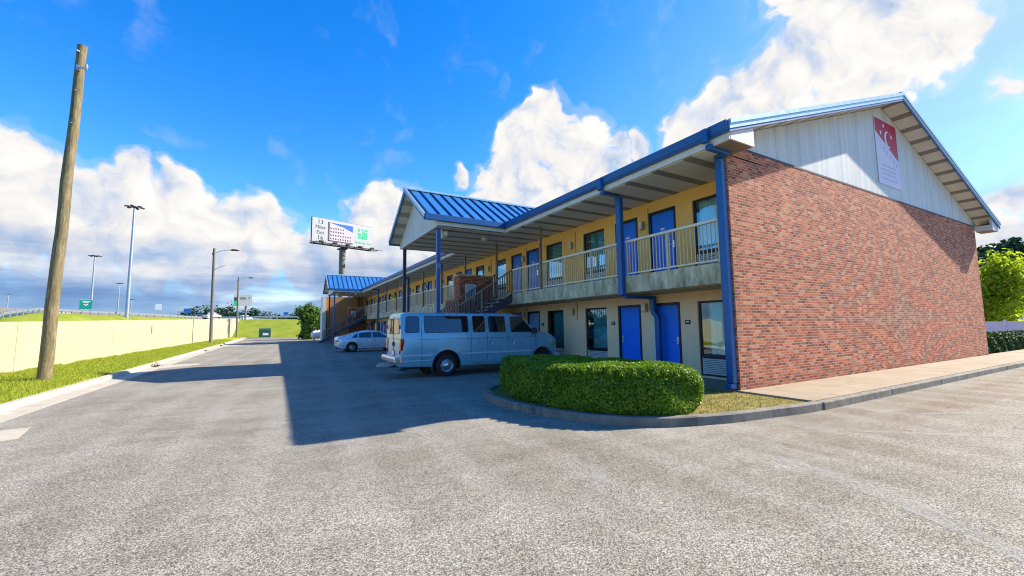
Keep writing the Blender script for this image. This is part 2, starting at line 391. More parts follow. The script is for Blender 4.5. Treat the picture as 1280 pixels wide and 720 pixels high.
M['grass'] = grass_mat('verge_grass', [(.28, (.14,.20,.014)), (.5, (.27,.32,.028)), (.72, (.40,.40,.06))])
M['bermgrass'] = grass_mat('embankment_grass', [(.3, (.12,.16,.016)), (.5, (.19,.235,.024)), (.7, (.30,.30,.055))], .35)
M['field'] = grass_mat('field_grass', [(.28, (.07,.11,.02)), (.5, (.12,.16,.03)), (.72, (.18,.2,.05))], .05)
M['drygrass'] = grass_mat('dry_bed_grass', [(.28, (.10,.085,.025)), (.5, (.24,.20,.055)), (.72, (.38,.32,.12))], 3)
M['blade'] = leaf_mat('grass_blade', [(0, (.15,.21,.012)), (.5, (.28,.34,.028)), (1, (.46,.45,.08))], .6, .4, .7)
M['hedge'] = leaf_mat('hedge_leaf', [(0, (.03,.095,.007)), (.38, (.085,.20,.012)), (.68, (.21,.33,.02)), (1, (.50,.52,.06))], .42, .36, 2.2)
M['hedge_core'] = mat('hedge_core', (.02,.055,.01), .9, 0, .4, 8)  # solid filler behind the leaves, the hedge's inner shade put into its colour
M['bush'] = leaf_mat('shrub_leaf', [(0, (.03,.09,.012)), (.5, (.075,.17,.02)), (1, (.18,.27,.04))], .5, .25, .6)
M['tree_light'] = leaf_mat('light_tree_leaf', [(0, (.20,.30,.015)), (.5, (.34,.45,.03)), (1, (.50,.56,.08))], .6, .68, .5)
M['tree_dark'] = leaf_mat('dark_tree_leaf', [(0, (.012,.045,.02)), (.5, (.025,.075,.03)), (1, (.06,.12,.045))], .5, .15, .4)
M['bark'] = mat('bark', (.10,.075,.05), .9, 0, .3, 8, .4, 20)
M['paint'] = paint_worn_mat()
M['concrete_far'] = concrete_mat('bridge_concrete', (.42,.43,.42), (.55,.55,.53))
M['road_far'] = mat('highway_asphalt', (.16,.155,.15), .85)
M['vinyl'] = mat('white_vinyl', (.72,.73,.80), .4, 0, .04, 2)
M['board_white'] = mat('board_white', (.48,.48,.47), .5, 0, .05, 2)
M['bill_blue'] = mat('poster_sky_blue', (.02,.12,.48), .5)
M['bill_pink'] = mat('poster_building_pink', (.62,.50,.52), .5, 0, .2, 2)
M['bill_green'] = mat('emblem_green', (.02,.50,.25), .5)
M['bill_dark'] = mat('poster_dark_ink', (.05,.05,.08), .6)
M['leaflitter'] = mat('dead_leaves', (.06,.045,.03), .9, 0, .5, 20)
M['poster'] = mat('blue_glass_panel', (.30,.50,.56), .25, 0, .35, 4)

# ------------------------------------------------------------------ world, sun, camera
world = bpy.data.worlds.new("World"); scene.world = world; world.use_nodes = True
SUN = Vector((1.33, -.27, 1.0)).normalized()
EL = math.asin(SUN.z); AZ = math.atan2(SUN.x, SUN.y)      # clockwise from +Y
BLOBS = [(-0.339,0.913,0.228,0.073),(-0.367,0.891,0.266,0.054),(-0.295,0.934,0.202,0.079),(-0.244,0.938,0.245,0.050),(-0.179,0.949,0.258,0.047),(-0.129,0.965,0.228,0.058),(-0.071,0.973,0.222,0.056),(-0.022,0.981,0.191,0.059),(0.034,0.988,0.151,0.059),(-0.191,0.968,0.164,0.106),(-0.290,0.947,0.137,0.093),(-0.355,0.924,0.141,0.083),(-0.088,0.988,0.129,0.089),(0.078,0.987,0.140,0.084),(0.174,0.955,0.241,0.063),(0.229,0.937,0.263,0.068),(0.142,0.977,0.160,0.088),(0.242,0.949,0.201,0.091),(0.350,0.925,0.149,0.114),(0.511,0.719,0.471,0.057),(0.478,0.780,0.405,0.081),(0.570,0.722,0.392,0.095),(0.486,0.813,0.322,0.109),(0.630,0.656,0.415,0.034),(0.673,0.622,0.402,0.040),(0.397,0.844,0.359,0.033),(0.352,0.869,0.348,0.029),(0.632,0.685,0.362,0.062),(0.565,0.764,0.310,0.108),(0.833,0.261,0.487,0.095),(0.821,0.339,0.459,0.084),(0.794,0.408,0.451,0.072),(0.755,0.471,0.457,0.059),(0.754,0.518,0.403,0.075),(0.872,0.218,0.438,0.067),(0.882,0.184,0.433,0.040),(0.858,0.310,0.409,0.082),(0.923,0.163,0.348,0.036),(0.832,0.229,0.505,0.090),(0.816,0.424,0.392,0.094),(0.713,0.541,0.446,0.034),(0.968,0.159,0.192,0.032),(0.966,0.184,0.182,0.024),(0.974,0.186,0.126,0.051),(0.784,0.305,0.541,0.067)]
def build_world():
    # a sky of cumulus over a clear blue: everything depends on the direction looked at only
    N = NT(world.node_tree); t = world.node_tree
    bg = t.nodes['Background']
    sky = N.n('ShaderNodeTexSky', sky_type='NISHITA', sun_disc=False, sun_elevation=EL, sun_rotation=AZ, altitude=0.0,
              air_density=1.0, dust_density=.3, ozone_density=3.0)
    hs = N.n('ShaderNodeHueSaturation', i_Hue=SKY_HUE, i_Saturation=SKY_SAT, i_Value=SKY_VAL, i_Color=sky.outputs[0])
    tc = N.n('ShaderNodeTexCoord').outputs['Generated']
    nd = N.n('ShaderNodeVectorMath', operation='NORMALIZE', i_0=tc).outputs[0]
    vm = lambda op, a, b: N.n('ShaderNodeVectorMath', operation=op, i_0=a, i_1=b).outputs[0]
    wob = N.n('ShaderNodeTexNoise', i_Vector=nd, i_Scale=7.0, i_Detail=3.0, i_Roughness=.55).outputs['Color']
    wv = N.n('ShaderNodeVectorMath', operation='SCALE', i_0=vm('SUBTRACT', wob, (.5,.5,.5)), i_3=.16).outputs[0]
    nw = vm('ADD', nd, wv)
    acc = None
    for (x, y, z, r) in BLOBS:
        dist = N.n('ShaderNodeVectorMath', operation='DISTANCE', i_0=nw, i_1=(x, y, z)).outputs['Value']
        mr = N.n('ShaderNodeMapRange', i_0=dist, i_1=r*1.22, i_2=r*.2, i_3=0.0, i_4=1.0).outputs[0]
        acc = mr if acc is None else N.n('ShaderNodeMath', operation='SMOOTH_MAX', i_0=acc, i_1=mr, i_2=.12).outputs[0]
    def det(v, dd, puff):
        nz = N.n('ShaderNodeTexNoise', i_Vector=v, i_Scale=8.5, i_Detail=dd, i_Roughness=.62, i_Lacunarity=2.15).outputs[0]
        o = N.math('MULTIPLY', N.math('SUBTRACT', nz, .5), 1.9)
        if puff:
            vz = N.n('ShaderNodeTexVoronoi', i_Vector=v, i_Scale=16.0).outputs['Distance']
            o = N.math('ADD', o, N.math('MULTIPLY', N.math('SUBTRACT', .42, vz), .55))
        return o
    n0 = det(nw, 9.0, True); n1 = det(vm('ADD', nw, (.016, -.005, .024)), 4.0, True); n2 = det(vm('ADD', nw, (.05, -.01, .085)), 1.0, False)
    gate = N.n('ShaderNodeMapRange', i_0=acc, i_1=0.0, i_2=.22, i_3=-.8, i_4=0.0).outputs[0]
    d0 = N.math('ADD', N.math('SUBTRACT', N.math('ADD', N.math('MULTIPLY', acc, 1.35), n0), .22), gate)
    alpha = N.n('ShaderNodeMapRange', interpolation_type='SMOOTHSTEP', i_0=d0, i_1=0.0, i_2=.42, i_3=0.0, i_4=1.0).outputs[0]
    halo = N.math('MULTIPLY', N.n('ShaderNodeMapRange', interpolation_type='SMOOTHSTEP', i_0=d0, i_1=-.55, i_2=.15, i_3=0.0, i_4=1.0).outputs[0], .20)
    alpha = N.math('MAXIMUM', alpha, halo)
    sp = N.n('ShaderNodeSeparateXYZ', i_Vector=nd)
    lit = N.math('ADD', .74, N.math('MULTIPLY', N.math('SUBTRACT', n0, n1), .50))
    lit = N.math('ADD', lit, N.math('MULTIPLY', N.math('SUBTRACT', n0, n2), .22))
    thick = N.n('ShaderNodeMapRange', i_0=N.math('ADD', acc, N.math('MULTIPLY', n2, .6)), i_1=.5, i_2=1.4, i_3=0.0, i_4=.27).outputs[0]
    lit = N.math('SUBTRACT', lit, thick, clamp=True)
    ccol = N.ramp(lit, [(.10, (.36,.52,.84)), (.34, (.58,.72,.95)), (.54, (.86,.90,1.0)), (.66, (1.04,1.02,1.0)), (.9, (1.18,1.14,1.10))])
    ccol = N.n('ShaderNodeVectorMath', operation='SCALE', i_0=ccol, i_3=CLOUD_VAL).outputs[0]
    # grey-blue layer cloud low over the horizon
    lay = N.noise(vm('MULTIPLY', nd, (2.2, 2.2, 13.0)), 1.6, 6, .55)
    lowm = N.n('ShaderNodeMapRange', interpolation_type='SMOOTHSTEP', i_0=N.math('ADD', sp.outputs[2], N.math('MULTIPLY', N.math('SUBTRACT', lay, .5), .18)), i_1=.19, i_2=.05, i_3=0.0, i_4=1.0).outputs[0]
    lcol = N.ramp(lay, [(.36, (.13,.30,.66)), (.52, (.25,.44,.80)), (.61, (.52,.68,.94)), (.72, (.95,.96,1.0))])
    lcol = N.n('ShaderNodeVectorMath', operation='SCALE', i_0=lcol, i_3=CLOUD_VAL).outputs[0]
    # thin high veil towards the sun's side
    veil = N.noise(vm('MULTIPLY', nw, (1.0, 1.0, 2.5)), 2.3, 7, .6)
    vside = N.n('ShaderNodeMapRange', interpolation_type='SMOOTHSTEP', i_0=N.math('ADD', N.math('MULTIPLY', sp.outputs[0], .9), N.math('MULTIPLY', sp.outputs[2], -.5)), i_1=.10, i_2=.70, i_3=.0, i_4=1.0).outputs[0]
    vf = N.math('MULTIPLY', N.math('MULTIPLY', N.ramp(veil, [(.36, .45), (.65, 1.0)]), vside), .72)
    veilc = N.n('ShaderNodeVectorMath', operation='SCALE', i_0=(.50,.72,1.04), i_3=CLOUD_VAL*.92).outputs[0]
    col = N.mix(vf, hs.outputs[0], veilc)
    col = N.mix(alpha, col, ccol)
    col = N.mix(N.math('MULTIPLY', lowm, N.ramp(lay, [(.3, .96), (.62, .9), (.78, .7)])), col, lcol)
    N.L.new(col, bg.inputs['Color']); bg.inputs['Strength'].default_value = .14
    world.cycles.sampling_method = 'MANUAL'; world.cycles.sample_map_resolution = 512
SKY_HUE, SKY_SAT, SKY_VAL, CLOUD_VAL = .510, 1.41, .95, 2.62
build_world()
sd = bpy.data.lights.new('sun', 'SUN'); sd.energy = 4.4; sd.angle = R(.5); sd.color = (1.0, .90, .75)
so = bpy.data.objects.new('sun', sd); COL.objects.link(so); so.location = (40, -10, 40)
so.rotation_euler = SUN.to_track_quat('Z', 'Y').to_euler()
vs = scene.view_settings; vs.view_transform = 'Standard'; vs.look = 'None'; vs.gamma = 1.0; vs.use_curve_mapping = False; vs.exposure = 1.28
scene.cycles.use_adaptive_sampling = True; scene.cycles.adaptive_threshold = .012; scene.cycles.filter_width = 1.1; scene.cycles.max_bounces = 7; scene.cycles.transparent_max_bounces = 12
cam = bpy.data.cameras.new('camera'); co = bpy.data.objects.new('camera', cam); COL.objects.link(co); scene.camera = co
cam.sensor_width = 36.0; cam.lens = 517.806/1280*36; cam.clip_end = 5000; cam.clip_start = .05
r_ = Vector((0.87023236,-0.49251417,-0.01119947)); u_ = Vector((-0.03516733,-0.08478121,0.99577879)); f_ = Vector((0.49138467,0.86616507,0.09109976))
mw = Matrix(((r_.x,u_.x,-f_.x,0),(r_.y,u_.y,-f_.y,0),(r_.z,u_.z,-f_.z,1.65),(0,0,0,1))); co.matrix_world = mw

# ------------------------------------------------------------------ the setting: ground, paving, verge, embankments
def sheet(name, pts, z, m, kind='structure'):
    mb = MB(); mb.add([(x, y, z) for x, y in pts], [tuple(range(len(pts)))]); return props(mb.build(name, m), kind=kind)
def grid_sheet(name, fn, us, vs_, m):
    V = np.array([fn(u, v) for u in us for v in vs_]); n = len(vs_)
    F = np.array([(i*n+j, i*n+j+1, (i+1)*n+j+1, (i+1)*n+j) for i in range(len(us)-1) for j in range(n-1)])
    o = np_mesh(name, V, F, m); return props(o, kind='structure')
sheet('ground', [(-2500,-2500),(2500,-2500),(2500,2500),(-2500,2500)], -.03, M['field'])
sheet('parking_lot', [(-4.31,-40),(80,-40),(80,16),(36,16),(36,90.5),(-4.31,90.5)], 0.0, M['asphalt'])
def catmull(P, n=6, closed=False):
    o = []; m = len(P)
    for i in range(m if closed else m-1):
        p = [Vector(P[(i+k-1) % m] if closed else P[min(max(i+k-1, 0), m-1)]) for k in range(4)]
        for j in range(n):
            t = j/n
            o.append(.5*((2*p[1]) + (p[2]-p[0])*t + (2*p[0]-5*p[1]+4*p[2]-p[3])*t*t + (-p[0]+3*p[1]-3*p[2]+p[3])*t**3))
    if not closed: o.append(Vector(P[-1]))
    return [(q.x, q.y) for q in o]
# road kerb with its gutter pan on the left
mb = MB()
prof = [(-4.31,.006),(-4.80,.012),(-4.84,.10),(-4.88,.125),(-5.02,.13),(-5.04,.0),(-5.04,-.1),(-4.31,-.1)]
ys = [-40] + [ -39 + i*3.05 for i in range(43)]
for a, b in zip(ys[:-1], ys[1:]):
    mb.prism(prof, 'y', a+.004, b-.004)
props(mb.build('kerb', M['gutter_pan']), kind='structure')
mb = MB(); mb.prism([(-4.31,9.0),(-3.42,9.5),(-3.62,10.45),(-4.31,10.3)], 'z', -.02, .009); mb.prism([(-4.31,23.2),(-3.1,24.6),(-3.3,25.3),(-4.31,25.0)], 'z', -.02, .009)
mb.prism([(-4.31,48.2),(-3.0,49.4),(-3.1,50.6),(-4.31,50.2)], 'z', -.02, .009)
props(mb.build('gutter_apron', M['gutter_pan']), kind='structure')
# grass verge between kerb and wall (slightly crowned)
def verge(u, v): # u along y, v 0..1 across
    return (-8.45 + (3.41)*v, u, .05 + .16*math.sin(min(1, v*1.05)*math.pi)*.6 + (.06 if v < .9 else .05) + .02*math.sin(u*.9+v*5) - (.05 if v > .97 else 0))
grid_sheet('grass_verge', verge, np.linspace(-30, 101, 170), np.linspace(0, 1, 14), M['grass'])
# sidewalk in front of the brick wall, walkway along the rooms, the planted island
isl_out = catmull([(9.03,4.06),(8.4,4.1),(7.66,4.2),(6.5,4.38),(5.44,4.76),(4.75,5.4),(4.32,6.3),(4.1,7.3),(4.12,8.3),(4.5,9.3),(5.5,9.9),(7.0,10.0),(9.03,10.0)], 6)
def offs(poly, d):
    out = []
    for i, p in enumerate(poly):
        a = Vector(poly[max(i-1, 0)]); b = Vector(poly[min(i+1, len(poly)-1)]); t = (b-a).normalized(); out.append((p[0] + t.y*d*1.0, p[1] - t.x*d))
    return out
isl_in = offs(isl_out, .16)
mb = MB(); n = len(isl_out); V = []
for (a, zz) in ((isl_out, -.05), (offs(isl_out, .012), .135), (offs(isl_out, .03), .15), (isl_in, .15), (isl_in, .02)): V += [(p[0], p[1], zz) for p in a]
mb.add(V, [(r*n+i, r*n+i+1, (r+1)*n+i+1, (r+1)*n+i) for r in range(4) for i in range(n-1)], smooth=False)
props(mb.build('island_kerb', M['kerb']), kind='structure')
sheet('planting_bed', [(p[0], p[1]) for p in isl_in] , .115, M['drygrass'])
mb = MB(); mb.prism([(9.04,4.22),(60,4.22),(60,5.80),(9.04,5.80)], 'z', -.05, .150); props(mb.build('sidewalk', M['walk']), kind='structure')
mb = MB()
xs = [9.04 + i*3.05 for i in range(18)]
for a, b in zip(xs[:-1], xs[1:]): mb.prism([(a+.004,4.05),(b-.004,4.05),(b-.004,4.215),(a+.004,4.215)], 'z', -.05, .147)
props(mb.build('sidewalk_kerb', M['kerb'], bevel=.02), kind='structure')
mb = MB(); mb.box(9.0, 10.6, 5.804, 60, -.05, .145); props(mb.build('walkway', M['walk']), kind='structure')
# worn painted lines and scraped streaks on the asphalt
def streak(pts, w, z=.004):
    mb = MB(); V = []
    for i, p in enumerate(pts):
        a = Vector(pts[max(i-1,0)]); b = Vector(pts[min(i+1,len(pts)-1)]); t = (b-a).normalized(); ww = w*(.5+.5*math.sin(math.pi*(i+.6)/(len(pts)+.2)))
        V += [(p[0]-t.y*ww/2, p[1]+t.x*ww/2, z), (p[0]+t.y*ww/2, p[1]-t.x*ww/2, z)]
    mb.add(V, [(2*i, 2*i+1, 2*i+3, 2*i+2) for i in range(len(pts)-1)]); return props(mb.build('worn_paint_line', M['paint']), kind='structure')
streak(catmull([(3.6,4.35),(3.25,3.8),(2.95,3.45),(2.55,3.2)], 6), .16)
streak(catmull([(5.4,3.05),(5.2,2.2),(4.95,1.5),(4.4,.6)], 6), .26)
streak(catmull([(7.2,3.55),(8.2,2.6),(9.3,1.6)], 6), .14, .0045)
streak(catmull([(9.5,3.3),(10.9,2.5),(12.8,1.2)], 6), .12, .005)
# embankments carrying the highway
def emb(name, crest, run, back=22):
    # crest polyline (x,y,z), outward slope to the near side (normal (+): towards -n)
    us = range(len(crest))
    prof = [(-run, -.06), (-run*.97, 0.05), (-run*.6, .42), (-run*.3, .73), (-run*.08, .965), (0, 1.0), (1.2, 1.0), (1.25, .985), (back, .985), (back+12, -.05)]
    V = []; n = len(prof)
    for i, c in enumerate(crest):
        a = Vector(crest[max(i-1,0)]); b = Vector(crest[min(i+1,len(crest)-1)]); t = (b-a); t.z = 0; t.normalize(); nrm = Vector((-t.y, t.x))
        for (o, h) in prof: V.append((c[0]+nrm.x*o, c[1]+nrm.y*o, c[2]*h))
    F = [(i*n+j, i*n+j+1, (i+1)*n+j+1, (i+1)*n+j) for i in range(len(crest)-1) for j in range(n-1)]
    mb = MB(); mi = [1 if j in (7,) else 0 for i in range(len(crest)-1) for j in range(n-1)]
    mb.add(V, F, 0, True); mb.m = mi
    return props(mb.build(name, [M['bermgrass'], M['road_far']]), kind='structure')
def subdiv3(P, n=8):
    o = []
    for a, b in zip(P[:-1], P[1:]):
        for j in range(n): t = j/n; o.append(tuple(a[k]+(b[k]-a[k])*t for k in range(3)))
    return o + [P[-1]]
crestL = subdiv3([(-25.5,62,.15),(-27.5,72,3.2),(-29.5,86,4.35),(-27,100,4.35),(-22.5,116,4.4),(-17,131,4.25),(-10,150,4.3),(0,175,4.4)], 6)
crestB = subdiv3([(-12,103,3.5),(-4,101.5,3.62),(20,100.5,3.6),(60,101,3.8),(120,110,4)], 6)
crestL_w = [(x-22*0, y, z) for x, y, z in crestL]
emb('embankment', crestL_w, 9)
emb('berm', crestB, 12.5, 10)

# ------------------------------------------------------------------ the motel
X0, XF, XR, YE = 9.12, 10.5, 18.4, 59.6
XB = 27.4
motel = thing('motel_building', 'long two storey brick ended motel with blue metal roof and yellow room fronts', 'motel', (18.4, 5.72, 0))
zt = lambda x: 6.03 + .3385*(x-8.4) if x <= XR else 6.03 + .3385*(XR-8.4) - .3385*(x-XR)
EV = 28.4
mb = MB(); mb.box(X0, XB, 5.72, 6.03, 0.02, 5.9); mb.build('brick_wall', M['brick'], motel)
mb = MB(); mb.prism([(9.2,5.9),(27.32,5.9),(27.32,zt(27.32)-.19),(XR,zt(XR)-.19),(9.2,zt(9.2)-.19)], 'y', 5.745, 5.95); mb.build('gable_siding', M['siding'], motel)
mb = MB(); mb.bar((9.3,5.728,5.895),(27.35,5.728,5.895), .03, .05); mb.build('flashing', M['darkplastic'], motel)
# roof
def roof_slab(mb, y0, y1):
    mb.prism([(8.42,5.86),(XR,zt(XR)-.17),(EV-.02,5.86),(EV,6.03),(XR,zt(XR)),(8.4,6.03)], 'y', y0, y1)
mb = MB(); roof_slab(mb, 5.18, 59.95)
for i in range(int(54.5/.5)):
    y = 5.45 + i*.5
    for sgn in (-1, 1):
        e = 8.4 if sgn < 0 else EV
        mb.bar((e, y, 6.05), (XR, y, zt(XR)+.02), .035, .05, 1)
roof = mb.build('roof', [M['blue_roof'], M['seam']], motel)
mb = MB(); mb.prism([(XR-.22,zt(XR)-.02),(XR+.22,zt(XR)-.02),(XR+.2,zt(XR)+.02),(XR,zt(XR)+.085),(XR-.2,zt(XR)+.02)], 'y', 5.12, 59.98); mb.build('ridge_cap', M['blue_roof'], roof)
mb = MB()
def band(mb, a, b, y0, y1, mi=0):
    for e in (8.36, EV+.04):
        mb.prism([(e, zt(max(8.36,min(e,EV+.04)))+a), (XR, zt(XR)+a), (XR, zt(XR)+b), (e, zt(e)+b)], 'y', y0, y1, mi)
band(mb, -.06, .045, 5.10, 5.178); band(mb, -.17, -.062, 5.125, 5.176); band(mb, -.235, -.172, 5.14, 5.174, 1)
mb.build('rake_trim', [M['teal_trim'], M['blue']], roof)
mb = MB()
for e, q in ((9.3, 8.45), (27.45, EV-.05)):
    mb.add([(q,5.18,zt(q)-.178),(XR,5.18,zt(XR)-.178),(XR,5.744,zt(XR)-.178),(q,5.744,zt(q)-.178)], [(0,1,2,3)])
mb.build('rake_soffit', M['rake_soffit'], motel)
# eave returns (white boxes at both lower corners of the gable)
for x0, x1 in ((8.46, 9.34), (27.48, 28.32)):
    mb = MB(); mb.box(x0, x1, 5.185, 5.715, 5.655, 5.90, 0); mb.prism([(x0,5.9),(x1,5.9),(x1,zt(x1)-.20),(x0,zt(x0)-.20)], 'y', 5.187, 5.26, 0)
    mb.box(x0+.03, x1-.03, 5.22, 5.713, 5.648, 5.654, 1)
    mb.build('eave_return', [M['white_trim'], M['column']], motel)
# eaves along the parking side, broken by the two porticos
PY = [(15.35, 21.1), (49.7, 55.45)]
runs = [(5.72, 15.35), (21.1, 49.7), (55.45, 59.9)]
for i, (a, b) in enumerate(runs):
    s = 5.16 if i == 0 else a
    mb = MB(); mb.prism([(8.28,6.045),(8.40,6.045),(8.42,5.80),(8.34,5.79),(8.30,5.86)], 'y', s, b); mb.build('gutter', M['blue'], motel)
    mb = MB(); mb.box(8.405, 8.47, s+.03, b, 5.645, 5.80); mb.build('fascia', M['beige_trim'], motel)
mb = MB(); mb.box(8.47, XF, 5.72, 59.5, 5.62, 5.645); mb.build('soffit', M['soffit'], motel)
# room front wall with its openings (both storeys)
cs = [9.62 + 7.63*k for k in range(7)]
WO, DO = [], []
for c in cs:
    for s in (-1, 1):
        DO.append((c + s*.77 - .53, c + s*.77 + .53, s)); WO.append((c + s*2.5 - .61, c + s*2.5 + .61, s))
WO = [w for w in WO if w[1] < 59.3]
def wall_with_openings(mb, x, depth, y0, y1, z0, z1, ops):
    ys = sorted({y0, y1} | {o[0] for o in ops} | {o[1] for o in ops}); zs = sorted({z0, z1} | {o[2] for o in ops} | {o[3] for o in ops})
    for a, b in zip(ys[:-1], ys[1:]):
        for c, d in zip(zs[:-1], zs[1:]):
            ym, zm = (a+b)/2, (c+d)/2
            if any(o[0] < ym < o[1] and o[2] < zm < o[3] for o in ops): continue
            mb.add([(x,a,c),(x,b,c),(x,b,d),(x,a,d)], [(3,2,1,0)])
    for (a, b, c, d) in ops:
        for q in ([(x,a,c),(x+depth,a,c),(x+depth,a,d),(x,a,d)], [(x,b,c),(x+depth,b,c),(x+depth,b,d),(x,b,d)], [(x,a,d),(x+depth,a,d),(x+depth,b,d),(x,b,d)], [(x,a,c),(x+depth,a,c),(x+depth,b,c),(x,b,c)]):
            mb.add(q, [(0,1,2,3)])
for name, z0, z1, fl in (('lower_front_wall', .1, 2.6, .145), ('upper_front_wall', 3.1, 5.63, 3.1)):
    ops = [(a, b, fl+.003, fl+2.17) for a, b, s in DO] + [(a, b, fl+.05, fl+2.15) for a, b, s in WO]
    mb = MB(); wall_with_openings(mb, XF, .14, 6.03, YE, z0, z1, ops); mb.build('front_wall', M['wallpaint'] if fl > 1 else M['wallpaint_low'], motel)
mb = MB(); mb.box(X0+.2, XB, YE-.2, YE, 0, 5.9); mb.box(26.0, 26.2, 6.03, YE-.2, 0, 5.9); mb.build('back_wall', M['wallpaint'], motel)
mb = MB(); mb.box(XF+.9, XF+.95, 6.04, YE-.25, .1, 5.6); mb.box(XF+.15, XF+.9, 6.04, YE-.25, 2.62, 3.05); mb.build('dark_backing', M['room_dark'], motel)  # dark sheets behind the curtains, dimness of the rooms put into their colour
# balcony slab
mb = MB(); mb.box(X0, XF-.003, 6.034, YE, 2.60, 3.10); mb.box(X0+.2, XF-.01, 6.05, YE-.01, 2.585, 2.598); mb.build('balcony_slab', M['slab'], motel)
# windows and doors: two prototypes each, then copies
FL = (.145, 3.1)
def window_proto(cur):
    # built at floor 0 level with y centre 0
    def P(mb, name, m, par, bevel=0):
        o = mb.build(name, m, None, (0,0,0), bevel); o.parent = par; return o
    w, x = .61, XF
    f = MB(); f.box(x+.05,x+.11,-w,-w+.055,.05,2.15); f.box(x+.05,x+.11,w-.055,w,.05,2.15); f.box(x+.05,x+.11,-w+.055,w-.055,2.09,2.15)
    f.box(x+.05,x+.11,-w+.055,w-.055,.56,.65); f.box(x+.055,x+.105,-w+.055,w-.055,.05,.085)
    fr = f.build('window', M['black'], None, (0,0,0), .004); fr.parent = motel
    g = MB(); g.box(x+.078,x+.084,-w+.055,w-.055,.65,2.09); P(g, 'pane', M['glass'], fr)
    c = MB(); n = 40; V = []
    span = (-w+.03, w-.03) if cur != 'half' else (-w+.03, w-.20)
    for i in range(n+1):
        y = span[0] + (span[1]-span[0])*i/n; dx = .035*math.sin(i*1.45) + .012*math.sin(i*3.1)
        V += [(x+.24+dx, y, .55), (x+.24+dx, y, 2.14)]
    c.add(V, [(2*i, 2*i+2, 2*i+3, 2*i+1) for i in range(n)], 0, True)
    P(c, 'curtain', M['teal_curtain'] if cur == 'half' else M['curtain'], fr)
    a = MB(); a.box(x+.085,x+.10,-w+.055,w-.055,.085,.56,1)  # dark sheet behind the louvres, shade of the gaps put into its colour
    for k in range(9): a.box(x+.045,x+.084,-w+.075,w-.075,.105+k*.049,.137+k*.049,0)
    for q in (-w+.055, w-.075): a.box(x+.04,x+.084,q,q+.02,.085,.56,0)
    P(a, 'air_conditioner', [M['ac'], M['darkplastic']], fr)
    return fr
def door_proto(s, m):
    x = XF
    d = MB(); d.box(x+.05,x+.10,-.45,.45,.012,2.085)
    do = d.build('door', m, None, (0,0,0), .003); do.parent = motel
    f = MB(); f.box(x-.006,x+.12,-.53,-.45,.003,2.17); f.box(x-.006,x+.12,.45,.53,.003,2.17); f.box(x-.006,x+.12,-.45,.45,2.085,2.17)
    f.box(x+.03,x+.12,-.45,.45,.003,.012)
    k = f.build('door_frame', M['black'], None, (0,0,0)); k.parent = do
    h = MB(); y = .37*s; h.box(x+.034,x+.05,y-.035,y+.035,.90,1.12); h.tube([(x+.05,y,1.0),(x+.0,y,1.0)], .014, 8); h.tube([(x+.0,y+.01*s,1.0),(x+.0,y-.11*s,1.0)], .012, 8); h.tube([(x+.05,y,1.09),(x+.025,y,1.09)], .02, 8)
    k = h.build('handle', M['chrome'], None, (0,0,0)); k.parent = do
    return do
WP = {k: window_proto(k) for k in ('full', 'half')}
DP = {(s, p): door_proto(s, M['door_sheen'] if p else M['door']) for s in (-1, 1) for p in (0, 1)}
plate = MB(); plate.box(XF+.042, XF+.05, -.075, .075, 1.52, 1.585); plate_o = plate.build('number_plate', M['white'], None, (0,0,0))
def place(proto, y, z):
    o = copy_tree(proto, motel); o.location = (0 - 18.4, y - 5.72, z); return o
for fi, fl in enumerate(FL):
    for i, (a, b, s) in enumerate(WO):
        cur = 'half' if (i*7 + fi*3) % 4 in (1, 2) or fi == 0 else 'full'
        if fi == 0 and i in (1,): cur = 'half'
        place(WP[cur], (a+b)/2, fl)
    for i, (a, b, s) in enumerate(DO):
        pale = 1 if (fi == 0 and i in (2,)) else 0
        d = place(DP[(s, pale)], (a+b)/2, fl)
        if fi == 1:
            p = plate_o.copy(); COL.objects.link(p); p.parent = d; p.location = (0, -.02*s, 0)
for k in list(WP.values()) + list(DP.values()):
    for ch in list(k.children): bpy.data.objects.remove(ch)
    bpy.data.objects.remove(k)
bpy.data.objects.remove(plate_o)
# room number signs beside the lower doors, wall lamps with conduit
sg = MB(); sg.box(XF-.02, XF-.002, -.085, .085, 1.50, 1.62); sg.box(XF-.024, XF-.0205, -.05, .05, 1.555, 1.585, 1)
sgo = sg.build('room_sign', [M['black'], M['white']], None, (0,0,0)); sgo.parent = motel
for i, (a, b, s) in enumerate(DO):
    o = sgo if i == 0 else sgo.copy()
    if i: COL.objects.link(o); o.parent = motel
    o.location = (-18.4, (a+b)/2 + s*.78 - 5.72, .145)
lm = MB(); lm.box(XF-.115, XF-.002, -.07, .07, -.15, .13); lamp0 = lm.build('wall_lamp', M['lamp_body'], None, (0,0,0), .008); lamp0.parent = motel
l2 = MB(); l2.box(XF-.15, XF-.116, -.055, .055, -.13, .115); l2o = l2.build('lamp_lens', M['lamp'], None, (0,0,0), .008); l2o.parent = lamp0
l3 = MB(); l3.box(XF-.03, XF-.002, -.25, -.225, -.32, .50); l3.box(XF-.028, XF-.003, -.225, -.07, -.02, .005); l3o = l3.build('conduit', M['lamp_body'], None, (0,0,0)); l3o.parent = lamp0
first = True
for fi, zl in ((1, 4.92), (0, 2.20)):
    for k in range(14):
        y = 9.62 + 3.815*k
        if y > 59: continue
        if first: o = lamp0; first = False
        else: o = copy_tree(lamp0, motel)
        o.location = (-18.4, y - 5.72 + (.0 if fi else .0), zl)
# columns on the balcony edge
for i in range(13):
    y = 13.69 + 3.815*i
    if y > 58 or abs(y-17.5) < .3 and False: continue
    mb = MB(); mb.box(9.10-.045, 9.10+.045, y-.045, y+.045, 3.10, 5.62); mb.build('column', M['column'] if i % 4 != 3 else M['blue'], motel, bevel=.006)
